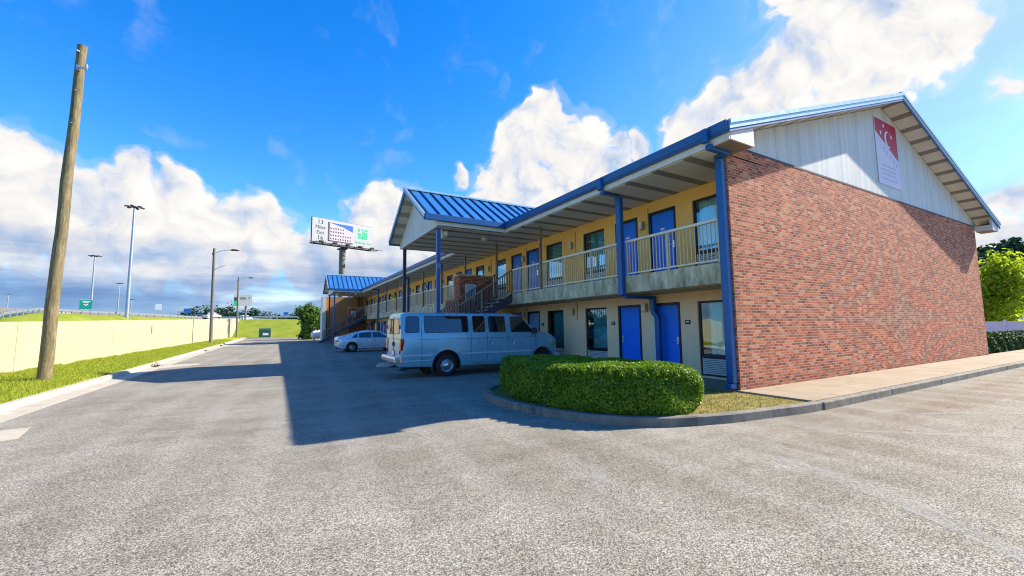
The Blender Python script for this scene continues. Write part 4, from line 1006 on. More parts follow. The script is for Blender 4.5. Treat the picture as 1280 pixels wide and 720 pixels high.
def build_van():
    t = thing('van', 'light blue extended passenger van parked nose in by the hedge', 'van', (3.45, 14.2, 0))
    B = Body(ztop=[(0,1.95),(.05,2.08),(.25,2.115),(4.05,2.115),(4.45,2.04),(4.75,1.79),(5.10,1.47),(5.3,1.43),(5.75,1.33),(6.0,1.17),(6.06,1.05)],
             hw=[(.2,.90),(.45,.975),(.75,1.0),(1.0,1.0),(1.3,.985),(1.42,.965),(2.0,.845),(2.08,.80),(2.2,.76)],
             plan=[(0,.955),(.05,.985),(.2,1.0),(4.9,1.0),(5.4,.975),(5.85,.93),(6.06,.86)],
             zlow=[.33,.45,.6,.75,.9,1.05,1.2], belt=1.40, zbot=[(0,.40),(1.0,.36),(1.1,.30),(5.8,.30),(6.06,.42)])
    xs = [0,.02,.05,.12,.25,.5,.9,1.2,1.55,2.0,2.6,3.2,3.8,4.05,4.2,4.35,4.45,4.55,4.65,4.75,4.85,4.95,5.02,5.10,5.2,5.3,5.45,5.6,5.75,5.88,5.95,6.0,6.03,6.06]
    body = local(B.mesh(xs), 'body', M['van'], t)
    rwx, fwx, wr = 1.53, 5.36, .365
    cut(body, [arch_cutter(rwx, .50, -1.3, -.62, .385), arch_cutter(rwx, .50, .62, 1.3, .385), arch_cutter(fwx, .48, -1.3, -.60, .39), arch_cutter(fwx, .48, .60, 1.3, .39)])
    body.data.polygons.foreach_set('use_smooth', [True]*len(body.data.polygons))
    md = body.modifiers.new('ws', 'WEIGHTED_NORMAL'); md.keep_sharp = True
    try: body.data.set_sharp_from_angle(angle=R(40))
    except Exception: pass
    # wheel wells (dark liners) and underbody
    mb = MB()
    for x in (rwx, fwx):
        for s in (-1, 1):
            n = 20; V = []
            for i in range(n+1):
                a = -.35 + (math.pi+.7)*i/n; V += [(x+.495*math.cos(a), s*.63, .385+.495*math.sin(a)), (x+.495*math.cos(a), s*.955, .385+.495*math.sin(a))]
            mb.add(V, [(2*i, 2*i+1, 2*i+3, 2*i+2) for i in range(n)])
            mb.add([(x+.495*math.cos(a), s*.63, .385+.495*math.sin(a)) for a in np.linspace(0, 2*math.pi, 24)[:-1]], [tuple(range(23))])
    mb.box(.3, 5.7, -.6, .6, .30, .42); mb.tube([(.5,-.45,.30),(.15,-.55,.30)], .03, 8); mb.box(rwx-.06, rwx+.06, -.7, .7, .29, .42)
    local(mb, 'underbody', M['interior'], t)
    for x in (rwx, fwx):
        for s in (-1, 1): wheel(t, x, s*.86, wr, .235, s)
    WIN = [[(.12,1.46),(.60,1.46),(.60,2.0),(.17,2.0)], [(.76,1.45),(2.33,1.45),(2.33,2.02),(.76,2.02)], [(2.49,1.44),(2.97,1.44),(2.97,2.02),(2.49,2.02)], [(3.10,1.43),(3.79,1.43),(3.79,2.01),(3.10,2.01)], [(3.99,1.42),(4.98,1.42),(4.46,2.0),(3.99,2.0)]]
    for s in (-1, 1):
        for w in WIN:
            mb = MB(); g = [(x+(.018 if x < sum(p[0] for p in w)/4 else -.018), z+(.018 if z < 1.7 else -.018)) for x, z in w]
            B.patch(mb, w, s, .004, 0, 10, .075); wi = local(mb, 'window', M['darkplastic'], t)
            mb = MB(); B.patch(mb, g, s, .0065, 0, 10, .065); local(mb, 'pane', M['carglass'], wi)
        mb = MB()
        for pl in ([(.66,.45),(.66,2.06)], [(2.41,.36),(2.41,2.07)], [(3.03,.36),(3.03,2.07)], [(3.88,.36),(3.88,2.06)], [(5.04,.75),(5.04,1.40)], [(2.41,.40),(4.80,.40)], [(.03,1.24),(5.1,1.24)]): B.seam(mb, pl, s)
        local(mb, 'panel_seams', M['darkplastic'], t)
        mb = MB(); V = []
        for x0, x1 in ((.06,1.02),(2.05,4.86)):
            B.patch(mb, [(x0,.715),(x1,.715),(x1,.765),(x0,.765)], s, .014, 0, 3, .01)
        B.patch(mb, [(.06,.555),(1.04,.555),(1.04,.585),(.06,.585)], s, .006, 0, 2, .01)
        local(mb, 'moulding', M['van_trim'], t)
        for hx in (3.20, 4.06):
            mb = MB(); B.patch(mb, [(hx-.055,.97),(hx+.055,.97),(hx+.055,1.13),(hx-.055,1.13)], s, .005, 0, 3, .03); y = s*(B.halfw(hx,1.05)+.012); mb.box(hx-.02, hx+.035, min(y, y+s*.02), max(y, y+s*.02), .98, 1.11, 1)
            local(mb, 'door_handle', [M['darkplastic'], M['white']], t)
        mb = MB(); y = s*1.02; mb.box(4.86, 4.98, min(y, y+s*.2), max(y, y+s*.2), 1.36, 1.58); mb.bar((4.92, s*.93, 1.40), (4.92, s*1.04, 1.44), .05)
        local(mb, 'side_mirror', M['darkplastic'], t, .02)
        # tail light: rear corner, wraps to the side
        mb = MB(); y0 = s*.80; y1 = s*.962
        y1 = s*.985; mb.box(-.026, .10, min(y0,y1), max(y0,y1), .90, 1.28); local(mb, 'tail_light', M['red_lens'], t, .012)
        mb = MB(); mb.box(5.93, 6.07, min(s*.60,s*.86), max(s*.60,s*.86), .88, 1.06, 0); mb.box(5.86, 5.99, min(s*.80,s*.93), max(s*.80,s*.93), .89, 1.05, 1); local(mb, 'headlight', [M['white'], M['amber']], t, .015)
    # rear doors: windows, plate, seams, hinges
    for s in (-1, 1):
        mb = MB(); pts = round_poly([(s*.07,1.42),(s*.74,1.42),(s*.68,1.93),(s*.07,1.93)], .07)
        xr = lambda z: -.004 - 0*z
        mb.prism([(p[0], p[1]) for p in pts], 'x', -.012, .004); w = local(mb, 'rear_window', M['darkplastic'], t)
        mb = MB(); pts = round_poly([(s*.09,1.44),(s*.72,1.44),(s*.665,1.91),(s*.09,1.91)], .06); mb.prism(pts, 'x', -.0145, -.0125); local(mb, 'pane', M['carglass'], w)
    mb = MB(); mb.box(-.010,-.001,-.006,.006,.55,2.0); mb.box(-.012,-.001,-.16,.16,.72,.88); mb.box(-.03,-.011,-.09,.09,1.02,1.16)
    for s in (-1, 1):
        for z in (1.55, .75): mb.box(-.02, 0, min(s*.80,s*.86), max(s*.80,s*.86), z-.06+.1, z+.06+.1)
    local(mb, 'rear_door_fittings', M['darkplastic'], t)
    mb = MB(); mb.box(-.018,-.0125,-.15,.15,.73,.87); local(mb, 'licence_plate', M['white'], t)
    # bumpers, hitch, grille
    mb = MB(); mb.prism([(-.20,.53),(-.20,.66),(-.16,.71),(.02,.71),(.02,.50),(-.16,.50)], 'y', -.93, .93); mb.box(-.02,.12,-.985,-.93,.50,.70); mb.box(-.02,.12,.93,.985,.50,.70); local(mb, 'rear_bumper', M['bumper'], t, .02)
    mb = MB(); mb.box(-.42,-.05,-.05,.05,.38,.46); mb.box(-.55,-.36,-.16,.02,.37,.41); mb.lathe([(.0,.40),(.028,.42),(.028,.46),(0,.48)], (-.46,0,0), 'z', 12); mb.bar((-.36,-.3,.40),(-.10,-.34,.42),.035); local(mb, 'tow_hitch', M['steel'], t)
    mb = MB(); mb.prism([(6.0,.42),(6.20,.42),(6.23,.48),(6.23,.60),(6.19,.64),(6.0,.64)], 'y', -.90, .90); local(mb, 'front_bumper', M['bumper'], t, .03)
    mb = MB(); mb.box(6.03,6.085,-.58,.58,.78,1.06)
    for k in range(5): mb.box(6.085,6.10,-.57,.57,.80+k*.052,.82+k*.052)
    local(mb, 'grille', M['darkplastic'], t)
    mb = MB(); V = []
    n = 8
    for i in range(n+1):
        x = 4.40 + (5.05-4.40)*i/n; z = lerp_tab(B.ztop, x)
        for k in range(9): q = -1+2*k/8; V.append((x+.004, q*B.halfw(x, z)*.74, z+.038-.012*q*q+.004))
    mb.add(V, [(i*9+k, i*9+k+1, (i+1)*9+k+1, (i+1)*9+k) for i in range(n) for k in range(8)], 0, True); local(mb, 'windscreen', M['carglass'], t)
    mb = MB(); y = .99; mb.lathe([(.075,0),(.07,.004),(0,.005)], (.36,0,0), 'y', 14)
    return t
van = build_van()

def build_car(name, label, loc, rz, paint, ztop, L, group=None, W=.90, wr=.32, rear_x=.95, front_x=3.65, windows=None, detail=True, belt=.92):
    t = thing(name, label, 'car', loc, group, rz)
    B = Body(ztop=ztop, hw=[(.15,W*.9),(.4,W*.985),(.6,W),(.8,W*.99),(.95,W*.95),(1.45,W*.70),(1.9,W*.72)], plan=[(0,.80),(.08,.90),(.3,.97),(.7,1.0),(L-1.2,1.0),(L-.5,.95),(L-.12,.84),(L,.70)],
             zlow=[.24,.34,.46,.58,.70,.80], belt=belt, zbot=[(0,.34),(.3,.24),(L-.4,.2),(L,.3)])
    xs = sorted(set([0,.03,.08,.15,.3,.5,.7,L-.05,L-.12,L-.25,L] + [L*i/26 for i in range(27)]))
    body = local(B.mesh(xs), 'body', paint, t)
    cut(body, [arch_cutter(x, wr+.06, s*.55 if s > 0 else -1.3, 1.3 if s > 0 else -.55, wr+.01) for x in (rear_x, front_x) for s in (-1, 1)])
    body.data.polygons.foreach_set('use_smooth', [True]*len(body.data.polygons))
    try: body.data.set_sharp_from_angle(angle=R(38))
    except Exception: pass
    mb = MB()
    for x in (rear_x, front_x): mb.lathe([(0,-.60),(wr+.058,-.60),(wr+.058,-.80)], (x,0,wr+.01), 'y', 24); mb.lathe([(0,.60),(wr+.058,.60),(wr+.058,.80)], (x,0,wr+.01), 'y', 24)
    mb.box(.5, L-.5, -.6, .6, .2, .3); local(mb, 'underbody', M['interior'], t)
    for x in (rear_x, front_x):
        for s in (-1, 1): wheel(t, x, s*(W-.12), wr, .21, s, 'alloy')
    for s in (-1, 1):
        for w in windows:
            mb = MB(); B.patch(mb, w, s, .004, 0, 8, .04); local(mb, 'window', M['carglass'], t)
        mb = MB(); y0, y1 = sorted((s*.45, s*.80)); mb.box(-.012, .10, y0, y1, ztop[1][1]-.32, ztop[1][1]-.20); local(mb, 'tail_light', M['red_lens'], t, .01)
        mb = MB(); y0, y1 = sorted((s*.45, s*.74)); mb.box(L-.16, L-.02, y0, y1, .58, .68); local(mb, 'headlight', M['white'], t, .01)
        if detail:
            mb = MB()
            for sx in (1.32, 2.28, 3.28): B.seam(mb, [(sx,.34),(sx+.02,.92)], s, .012, .004)
            local(mb, 'panel_seams', M['darkplastic'], t)
            for hx in (1.55, 2.45):
                mb = MB(); B.patch(mb, [(hx-.09,.80),(hx+.09,.80),(hx+.09,.83),(hx-.09,.83)], s, .018, 0, 2, .01); local(mb, 'door_handle', M['chrome'], t)
            mb = MB(); y0, y1 = sorted((s*.88, s*1.04)); mb.box(3.28, 3.40, y0, y1, .95, 1.08); local(mb, 'side_mirror', paint, t, .02)
    mb = MB(); mb.box(-.03, .02, -.25, .25, .62, .74); local(mb, 'licence_plate', M['white'], t)
    mb = MB(); mb.prism([(-.02,.26),(.10,.22),(.25,.24),(.25,.40),(-.03,.40)], 'y', -.72, .72); local(mb, 'bumper', M['darkplastic'], t, .02)
    # rear and front screens
    for (a, b) in [q for q in ((.42,1.45),(3.02,3.72))] if detail else []:
        mb = MB(); V = []; n = 8
        for i in range(n+1):
            x = a + (b-a)*i/n; z = lerp_tab(ztop, x)
            for k in range(7): q = -1+2*k/6; V.append((x, q*B.halfw(x, z)*.72, z+.036-.012*q*q))
        mb.add(V, [(i*7+k, i*7+k+1, (i+1)*7+k+1, (i+1)*7+k) for i in range(n) for k in range(6)], 0, True); local(mb, 'screen', M['carglass'], t)
    return t
SED = [(0,.88),(.05,1.02),(.35,1.09),(.8,1.22),(1.3,1.37),(1.9,1.425),(2.5,1.42),(3.0,1.34),(3.4,1.15),(3.75,.98),(4.2,.87),(4.55,.72),(4.65,.62)]
build_car('sedan', 'silver white sedan parked beyond the van with its tail out', (3.55, 30.9, 0), 0, M['car'], SED, 4.65, None,
          windows=[[(.92,.97),(1.30,.96),(1.33,1.26),(1.15,1.20)], [(1.36,.96),(2.24,.95),(2.24,1.345),(1.42,1.29)], [(2.30,.95),(3.32,.94),(3.10,1.12),(2.78,1.325),(2.30,1.345)]])
PICK = [(0,1.05),(.05,1.12),(1.75,1.12),(1.85,1.6),(2.1,1.78),(3.4,1.76),(3.9,1.3),(4.1,1.16),(5.1,1.05),(5.3,.9)]
build_car('pickup_truck', 'white pickup truck on the raised highway behind the wall', (-16.3, 133.0, 4.25), R(75-14), M['white'], PICK, 5.3, None, W=.95, wr=.38, rear_x=1.1, front_x=4.2, detail=False, belt=1.12,
          windows=[[(2.0,1.16),(2.75,1.16),(2.75,1.66),(2.1,1.66)], [(2.85,1.16),(3.8,1.16),(3.4,1.66),(2.85,1.66)]])
SUV = [(0,1.3),(.06,1.6),(.4,1.72),(2.8,1.72),(3.6,1.15),(4.4,1.0),(4.6,.8)]
build_car('suv', 'pale suv following the pickup on the raised highway', (-9.6, 151.5, 4.15), R(60), M['car'], SUV, 4.6, None, W=.92, wr=.35, rear_x=.9, front_x=3.6, detail=False, belt=1.0,
          windows=[[(.2,1.05),(1.3,1.05),(1.3,1.6),(.3,1.6)], [(1.4,1.05),(2.3,1.05),(2.3,1.6),(1.4,1.6)], [(2.4,1.05),(3.4,1.05),(2.85,1.6),(2.4,1.6)]])

# ------------------------------------------------------------------ boundary wall on the left
wx = lambda y: -8.42 + .0225*(y-22)
wt = lambda y: 2.0 + .0215*(y-22) if y > -10 else 1.3
t = thing('boundary_wall', 'long cream painted masonry wall along the grass verge', 'wall', (-8.4, 30, 0))
ys = [-12, -4.2, 2.9, 10.1, 22.6, 32.2, 39.9, 47.7, 60, 72, 85, 101]
pan = MB(); 
for a, b in zip(ys[:-1], ys[1:]):
    a2, b2 = a+.012, b-.012
    v = [(wx(a2), a2, -.05), (wx(a2)-.2, a2, -.05), (wx(b2)-.2, b2, -.05), (wx(b2), b2, -.05), (wx(a2), a2, wt(a2)), (wx(a2)-.2, a2, wt(a2)), (wx(b2)-.2, b2, wt(b2)), (wx(b2), b2, wt(b2))]
    pan.add(v, [(0,1,2,3),(7,6,5,4),(0,3,7,4),(1,5,6,2),(0,4,5,1),(3,2,6,7)])
pan.build('wall_panels', M['cream_wall'], t)
js = MB()
for b in ys[1:-1]: js.box(wx(b)-.15, wx(b)-.035, b-.012, b+.012, .0, wt(b)-.04)
js.build('joint_filler', M['leaflitter'], t)
mb = MB(); y = 39.9; mb.add([(wx(y)+.006, y-.10, 1.5), (wx(y)+.006, y+.02, 1.35), (wx(y)+.006, y+.13, 1.62), (wx(y)+.006, y+.05, 2.0), (wx(y)+.006, y-.04, 2.1), (wx(y)+.006, y-.11, 1.85)], [(0,1,2,3,4,5)]); mb.build('dark_stain', M['leaflitter'], t)
props(t)

# ------------------------------------------------------------------ poles and lamps
t = thing('utility_pole', 'tall bare wooden utility pole leaning on the near grass verge', 'utility pole', (-6.02, 17.9, .1))
mb = MB(); P = [(-6.02 + .21*(k/14)+.012*math.sin(k*1.3), 17.9+.01*math.sin(k*2.1), .05 + 10.82*k/14) for k in range(15)]
mb.tube(P, [.163-.0032*k + .003*math.sin(k*2.7) for k in range(15)], 20); mb.build('pole', M['wood'], t)
mb = MB(); mb.box(-5.80,-5.60,17.66,17.74,10.02,10.08); mb.lathe([(.03,0),(.045,.05),(.02,.12),(0,.13)], (-5.62,17.70,10.08), 'z', 10); mb.box(-5.86,-5.79,17.7,17.8,9.95,10.12); mb.build('insulator_bracket', M['steel'], t)
mb = MB(); mb.tube([(-5.83,17.82,10.62),(-5.90,17.74,10.62)], .022, 6); mb.tube([(-5.84,17.82,9.3),(-5.86,17.74,9.3)], .025, 6); mb.tube([(-5.86,17.82,8.2),(-5.88,17.74,8.2)], .022, 6); mb.build('bolt', M['steel'], t)
def street_lamp(loc, h, arm, two, label):
    x, y, z = loc; t = thing('street_lamp', label, 'street lamp', loc, 'wooden street lamps along the verge')
    mb = MB(); mb.tube([(x-.05,y,z-.1),(x-.12,y,z+h*.5),(x-.18,y,z+h)], [.17,.15,.125], 12); mb.build('pole', M['grey_pole'], t)
    tx = x-.18
    mb = MB(); mb.tube([(tx+.1,y,z+h-.55),(tx+.5,y,z+h-.25),(tx+1.1,y,z+h-.1),(tx+arm,y,z+h-.06)], .035, 8); mb.build('arm', M['steel'], t)
    mb = MB(); mb.prism([(tx+arm-.15,z+h-.05),(tx+arm+.1,z+h+.05),(tx+arm+.55,z+h+.03),(tx+arm+.75,z+h-.06),(tx+arm+.5,z+h-.12),(tx+arm,z+h-.13)], 'y', y-.17, y+.17); mb.build('lamp_head', M['darkplastic'], t, bevel=.03)
    if two:
        mb = MB(); mb.tube([(x-.05,y-.1,z+h-2.35),(x+.35,y-.1,z+h-2.0),(x+.9,y-.1,z+h-1.82)], .03, 8); mb.build('service_arm', M['steel'], t)
    mb = MB(); mb.box(tx-.16, tx-.12, y-.06, y+.06, z+h-.75, z+h-.45); mb.build('fuse_box', M['darkplastic'], t)
street_lamp((-6.0, 54.6, .1), 10.3, 1.55, True, 'nearer street lamp with a second bare arm below its lamp head')
street_lamp((-6.0, 87.8, .1), 10.75, 1.6, False, 'farther street lamp with one arm near the wall end')
def mast(d, az, zb, h, label, heads=6, r=.16):
    x, y = d*math.sin(R(az)), d*math.cos(R(az)); t = thing('high_mast_light', label, 'light mast', (x, y, zb), 'high mast lights by the highway')
    mb = MB(); mb.tube([(x,y,zb),(x,y,zb+h*.5),(x,y,zb+h)], [r*1.3, r, r*.7], 10); mb.lathe([(r*2.2,zb-.1),(r*2.2,zb+.35),(r*1.3,zb+.4)], (x,y,0), 'z', 12); mb.build('mast', M['steel'], t)
    mb = MB(); mb.lathe([(.35,zb+h-.35),(.45,zb+h-.3),(.45,zb+h-.1),(.2,zb+h)], (x,y,0), 'z', 14)
    for k in range(heads):
        a = k*2*math.pi/heads+.4; ex, ey = x+1.15*math.cos(a), y+1.15*math.sin(a); mb.bar((x,y,zb+h-.2),(ex,ey,zb+h-.2),.09)
        mb.bar((ex-.28*math.cos(a),ey-.28*math.sin(a),zb+h-.16),(ex+.3*math.cos(a),ey+.3*math.sin(a),zb+h-.26),.42,.24)
    mb.build('lamp_ring', M['darkplastic'], t)
mast(107, -13.35, 3.4, 1.65+.2237*107-3.4, 'tallest high mast light, right behind the cream wall', 6, .25)
mast(172, -15.95, 3.6, 1.65+.1285*172-3.6, 'second tallest light mast rising above the green highway sign', 6, .24)
mast(270, -14.05, 4, 1.65+.083*270-4, 'small distant light mast between the green sign and the tallest mast', 6, .26)
mast(310, -13.1, 4, 1.65+.055*310-4, 'tiny distant light mast right of the tallest mast', 4, .24)
mast(330, -21.1, 4, 1.65+.058*330-4, 'tiny distant light mast at the left edge over the bridge', 4, .24)

# ------------------------------------------------------------------ highway furniture
def at(d, az): return d*math.sin(R(az)), d*math.cos(R(az))
x, y = at(128, -16.3); t = thing('highway_sign', 'green highway direction sign on two posts above the wall', 'road sign', (x, y, 4.0), rz=R(16))
mb = MB(); mb.box(-.95,-.82,.06,.19,-1.5,4.2); mb.box(.82,.95,.06,.19,-1.5,4.2); local(mb, 'post', M['steel'], t)
mb = MB(); mb.prism(round_poly([(-.97,2.15),(.97,2.15),(.97,4.35),(-.97,4.35)], .12), 'y', 0, .05); local(mb, 'sign_board', M['sign_green'], t)
mb = MB(); mb.bar((-.3,-.012,3.32),(0,-.012,3.05),.14,.02, up=(0,1,0)); mb.bar((.3,-.012,3.38),(0,-.012,3.05),.14,.02, up=(0,1,0))
for z, w in ((3.95,.62),(3.7,.4)): mb.box(-w, w, -.012, -.002, z-.045, z+.045)
for q in ((-.92,.92,2.19,2.23),(-.92,.92,4.27,4.31)): mb.box(q[0], q[1], -.01, -.002, q[2], q[3])
local(mb, 'legend', M['white'], t)
def small_sign(d, az, zb, z0, z1, w, m, label):
    x, y = at(d, az); t = thing('road_sign', label, 'road sign', (x, y, zb)); mb = MB(); mb.box(x-.06,x+.06,y+.03,y+.12,zb,z1-.1); mb.build('post', M['steel'], t)
    mb = MB(); mb.prism(round_poly([(x-w,z0),(x+w,z0),(x+w,z1),(x-w,z1)], .1), 'y', y-.03, y+.02); mb.build('sign_board', m, t)
small_sign(170, -10.95, 4.0, 7.8, 9.7, .8, M['white'], 'small white road sign left of the dark blue one on the highway')
small_sign(190, -8.55, 4.0, 7.6, 9.2, 1.0, M['bill_blue'], 'small dark blue road sign above the far tree line')
small_sign(210, .95, 4.0, 7.4, 8.9, .95, M['bill_blue'], 'small dark sign on a post above the grassy berm')
# guardrail along the crest
def guardrail(crest, off, label, mpost, step=2.0, z=.55):
    t = thing('guardrail', label, 'guardrail', crest[0]); L = [Vector(c) for c in crest]; mb = MB(); pts = []
    for a, b in zip(L[:-1], L[1:]):
        d = (b-a); dl = d.length; nn = Vector((-d.y, d.x, 0)).normalized()
        for k in range(max(1, int(dl/step))): pts.append(a + d*(k/max(1, int(dl/step))) + nn*off)
    for a, b in zip(pts[:-1], pts[1:]): mb.bar(a+Vector((0,0,z)), b+Vector((0,0,z)), .05, .30)
    mb.build('rail', M['steel'], t); k = 0; rest = MB()
    for p in pts:
        if k < 90: q = MB(); q.box(p.x-.09, p.x+.09, p.y+.06, p.y+.2, p.z-.3, p.z+z+.16); q.build('post', mpost, t); k += 1
        else: rest.box(p.x-.09, p.x+.09, p.y+.06, p.y+.2, p.z-.3, p.z+z+.16)
    if rest.v: props(rest.build('posts', mpost, t), kind='stuff')
guardrail(crestL, .6, 'steel guardrail along the raised highway left of the road end', M['steel'])
guardrail([c for c in crestB if c[0] < 62], .8, 'guardrail with pale posts along the top of the grassy berm', M['white'], 2.4)
# barrier on the far side of the highway
mb = MB(); L = [Vector((c[0]-11, c[1]+9, c[2])) for c in crestL]
for a, b in zip(L[:-1], L[1:]): mb.bar(a+Vector((0,0,.65)), b+Vector((0,0,.65)), .3, 1.1)
o = mb.build('highway_barrier', M['grey_pole'], None, tuple(L[0])); props(o, 'dark low barrier along the far side of the raised highway', 'barrier')
# overpass at the far left
t = thing('overpass', 'grey concrete highway overpass at the left edge behind the wall', 'bridge', (-52, 95, 0))
mb = MB(); mb.box(-95,-36,101.5,109,3.95,4.3); mb.build('deck', M['concrete_far'], t)
mb = MB(); mb.box(-95,-36,101.2,101.48,4.2,5.3); mb.build('parapet', M['concrete_far'], t)
mb = MB(); mb.box(-95,-38.5,101.8,102.4,3.0,3.945); mb.build('girder', M['grey_pole'], t)
mb = MB(); mb.prism([(-39.6,0),(-35.5,0),(-33.5,5.0),(-39.0,5.0)], 'y', 101.0, 109); mb.build('abutment', M['concrete_far'], t)
for xx in (-52, -66): mb = MB(); mb.box(xx-.5, xx+.5, 103, 104, 0, 3.0); mb.build('pier', M['concrete_far'], t)

# ------------------------------------------------------------------ billboards
xL, yL = at(78, 3.46); xR_, yR_ = at(83, 10.8)
dv = Vector((xR_-xL, yR_-yL)); Wb = dv.length; ang = math.atan2(dv.y, dv.x); z0, z1 = 16.35, 20.9
t = thing('billboard', 'large roadside billboard on a single post above the motel roof', 'billboard', (xL+dv.x*.5, yL+dv.y*.5, 0), rz=ang)
hw = Wb/2
mb = MB(); mb.tube([(.4,1.3,-.2),(.4,1.3,z0-.2)], .55, 16); local(mb, 'post', M['grey_pole'], t)
mb = MB(); mb.box(-hw, hw, .02, .40, z0+.2, z1); mb.box(-hw,hw,.5,.75,z0-.1,z0+.15); mb.box(-.2,1.0,.5,2.2,z0-.35,z0-.1); local(mb, 'frame', M['darkplastic'], t)
mb = MB(); mb.box(-hw+.03, hw-.03, .0, .018, z0+.28, z1-.05); face = local(mb, 'poster_face', M['board_white'], t)
mb = MB(); a, b = -hw+2.85, hw-4.05
mb.prism([(a,z0+.62),(b,z0+.62),(b,z1-1.75),(a+2.6,z1-1.1),(a,z1-.55)], 'y', -.012, -.002, 0)
mb.prism([(a,z1-.55),(a+2.6,z1-1.1),(b,z1-1.75),(b,z1-.55)], 'y', -.012, -.002, 1)
for k in range(9):
    xx = a+.35+k*(b-a-.5)/9
    for j in range(4 if k < 6 else 2): mb.box(xx, xx+.22, -.02, -.0125, z0+1.0+j*.62, z0+1.3+j*.62, 2)
mb.prism([(a+.3,z1-.75),(a+1.2,z1-.9),(a+1.2,z1-1.4),(a+.3,z1-1.4)], 'y', -.018, -.0125, 3); mb.prism([(a+1.9,z1-1.0),(a+2.9,z1-1.1),(a+2.9,z1-1.55),(a+1.9,z1-1.5)], 'y', -.018, -.0125, 3); mb.box(a-.06,a+.22,-.02,-.0125,z0+.62,z1-.5,2); mb.box(a,b,-.02,-.0125,z0+.62,z0+.82,2)
local(mb, 'hotel_picture', [M['bill_pink'], M['bill_blue'], M['bill_dark'], M['white']], face)
mb = MB(); rot = Matrix.Rotation(R(90), 4, 'X')
for s, zz, sz in (('13', z1-.75, 1.05), ('Miles', z1-1.68, .85), ('Exit', z1-2.6, .85), ('16', z1-3.55, 1.05)):
    text_mb(mb, s, Matrix.Translation((-hw+1.45, -.012, zz)) @ rot, sz, 0, .005)
local(mb, 'lettering', M['bill_dark'], face)
mb = MB(); ex, ez, es = hw-2.1, z0+2.85, .95
for q in ((-1,-.35,-1,.12),(-1,-.62,.35,1.0),(-.1,1.0,-1.0,.45),(-.25,.2,.6,1.0),(.45,1,.62,1.0),(-.2,.05,-1,-.6)): mb.box(ex+q[0]*es, ex+q[1]*es, -.012, -.002, ez+q[2]*es, ez+q[3]*es)
local(mb, 'green_emblem', M['bill_green'], face)
mb = MB(); text_mb(mb, 'Holiday Inn', Matrix.Translation((hw-2.0, -.012, z0+1.15)) @ rot, .72, 0, .005); local(mb, 'sponsor_lettering', M['bill_green'], face)
mb = MB(); mb.box(-hw-.8, hw+1.3, -1.5, -1.42, z0-.12, z0-.04); mb.box(-hw-.4, hw+.8, -.3, -.2, z0-.1, z0+.02)
for k in range(9): xx = -hw+.2+k*(Wb)/8; mb.bar((xx,.4,z0-.05),(xx,-1.5,z0-.10),.10); mb.bar((xx,-1.45,z0-.1),(xx+.35,-1.0,z0+.28),.07)
for k in range(5): xx = -hw+1.0+k*(Wb-2)/4; mb.box(xx-.35, xx+.35, -1.8, -1.3, z0-.02, z0+.2)
local(mb, 'catwalk', M['darkplastic'], t)
x, y = at(150, -3.5); t = thing('billboard', 'small white distant sign board with green end behind the farther street lamp', 'billboard', (x, y, 4), rz=R(3.5))
mb = MB(); mb.tube([(.8,.4,-1),(.8,.4,5)], .3, 10); local(mb, 'post', M['grey_pole'], t)
mb = MB(); mb.box(-2.3,2.3,.0,.2,4.55,8.0); local(mb, 'board', M['board_white'], t)
mb = MB(); mb.box(-2.28,-1.1,-.02,-.002,4.6,6.1,0); mb.box(-2.28,-1.1,-.02,-.002,6.15,7.2,1); local(mb, 'coloured_end', [M['bill_green'], M['bill_dark']], t)
mb = MB()
for (cx_, cz_, rr_) in ((-.3,6.9,.42),): mb.add([(cx_+rr_*math.cos(a), -.01, cz_+rr_*math.sin(a)) for a in np.linspace(0, 2*math.pi, 17)[:-1]] + [(cx_+rr_*.55*math.cos(a), -.01, cz_+rr_*.55*math.sin(a)) for a in np.linspace(0, 2*math.pi, 17)[:-1]], [(i, (i+1) % 16, 16+(i+1) % 16, 16+i) for i in range(16)])
mb.bar((.25,-.01,6.5),(.35,-.01,7.3),.16,.01,up=(0,1,0)); mb.bar((.35,-.01,7.2),(.85,-.01,6.5),.14,.01,up=(0,1,0)); mb.bar((1.5,-.01,6.8),(1.65,-.01,7.4),.18,.01,up=(0,1,0)); local(mb, 'dark_marks', M['bill_dark'], t)

# ------------------------------------------------------------------ utility box, tank, fence, debris
t = thing('utility_box', 'dark green metal utility box at the foot of the grassy berm', 'utility box', (-1.75, 85.6, 0))
mb = MB(); mb.box(-2.75,-.75,84.9,86.4,0,.14); mb.build('plinth', M['gutter_pan'], t)
mb = MB(); mb.prism([(84.98,.14),(86.3,.14),(86.3,1.72),(85.3,1.72),(84.98,1.45)], 'x', -2.65, -.85); mb.build('cabinet', M['green_box'], t, bevel=.03)
mb = MB(); mb.box(-2.05,-1.2,84.955,84.975,.5,.88); mb.build('warning_label', M['white'], t)
x, y = 5.05, 62.2; t = thing('propane_tank', 'white horizontal propane tank on the asphalt beside the leafy shrub', 'tank', (x, y, 0))
mb = MB(); pr = [(0,-1.0),(.22,-.97),(.4,-.86),(.5,-.68),(.53,-.5),(.53,.5),(.5,.68),(.4,.86),(.22,.97),(0,1.0)]; mb.lathe(pr, (x,y,.78), 'x', 28); mb.build('tank', M['white'], t)
mb = MB(); mb.lathe([(.0,1.42),(.16,1.42),(.17,1.34),(.19,1.28)], (x,y,0), 'z', 14); mb.tube([(x-.4,y,1.28),(x-.4,y,1.42)], .05, 8); mb.tube([(x+.45,y,1.28),(x+.45,y,1.40)], .06, 8); mb.build('valve_cover', M['white'], t)
for dx in (-.55, .55): mb = MB(); mb.box(x+dx-.07,x+dx+.07,y-.35,y+.35,0,.4); mb.build('leg', M['gutter_pan'], t)
t = thing('vinyl_fence', 'white vinyl panel fence behind the right hand hedge', 'fence', (46, 8, -.03))
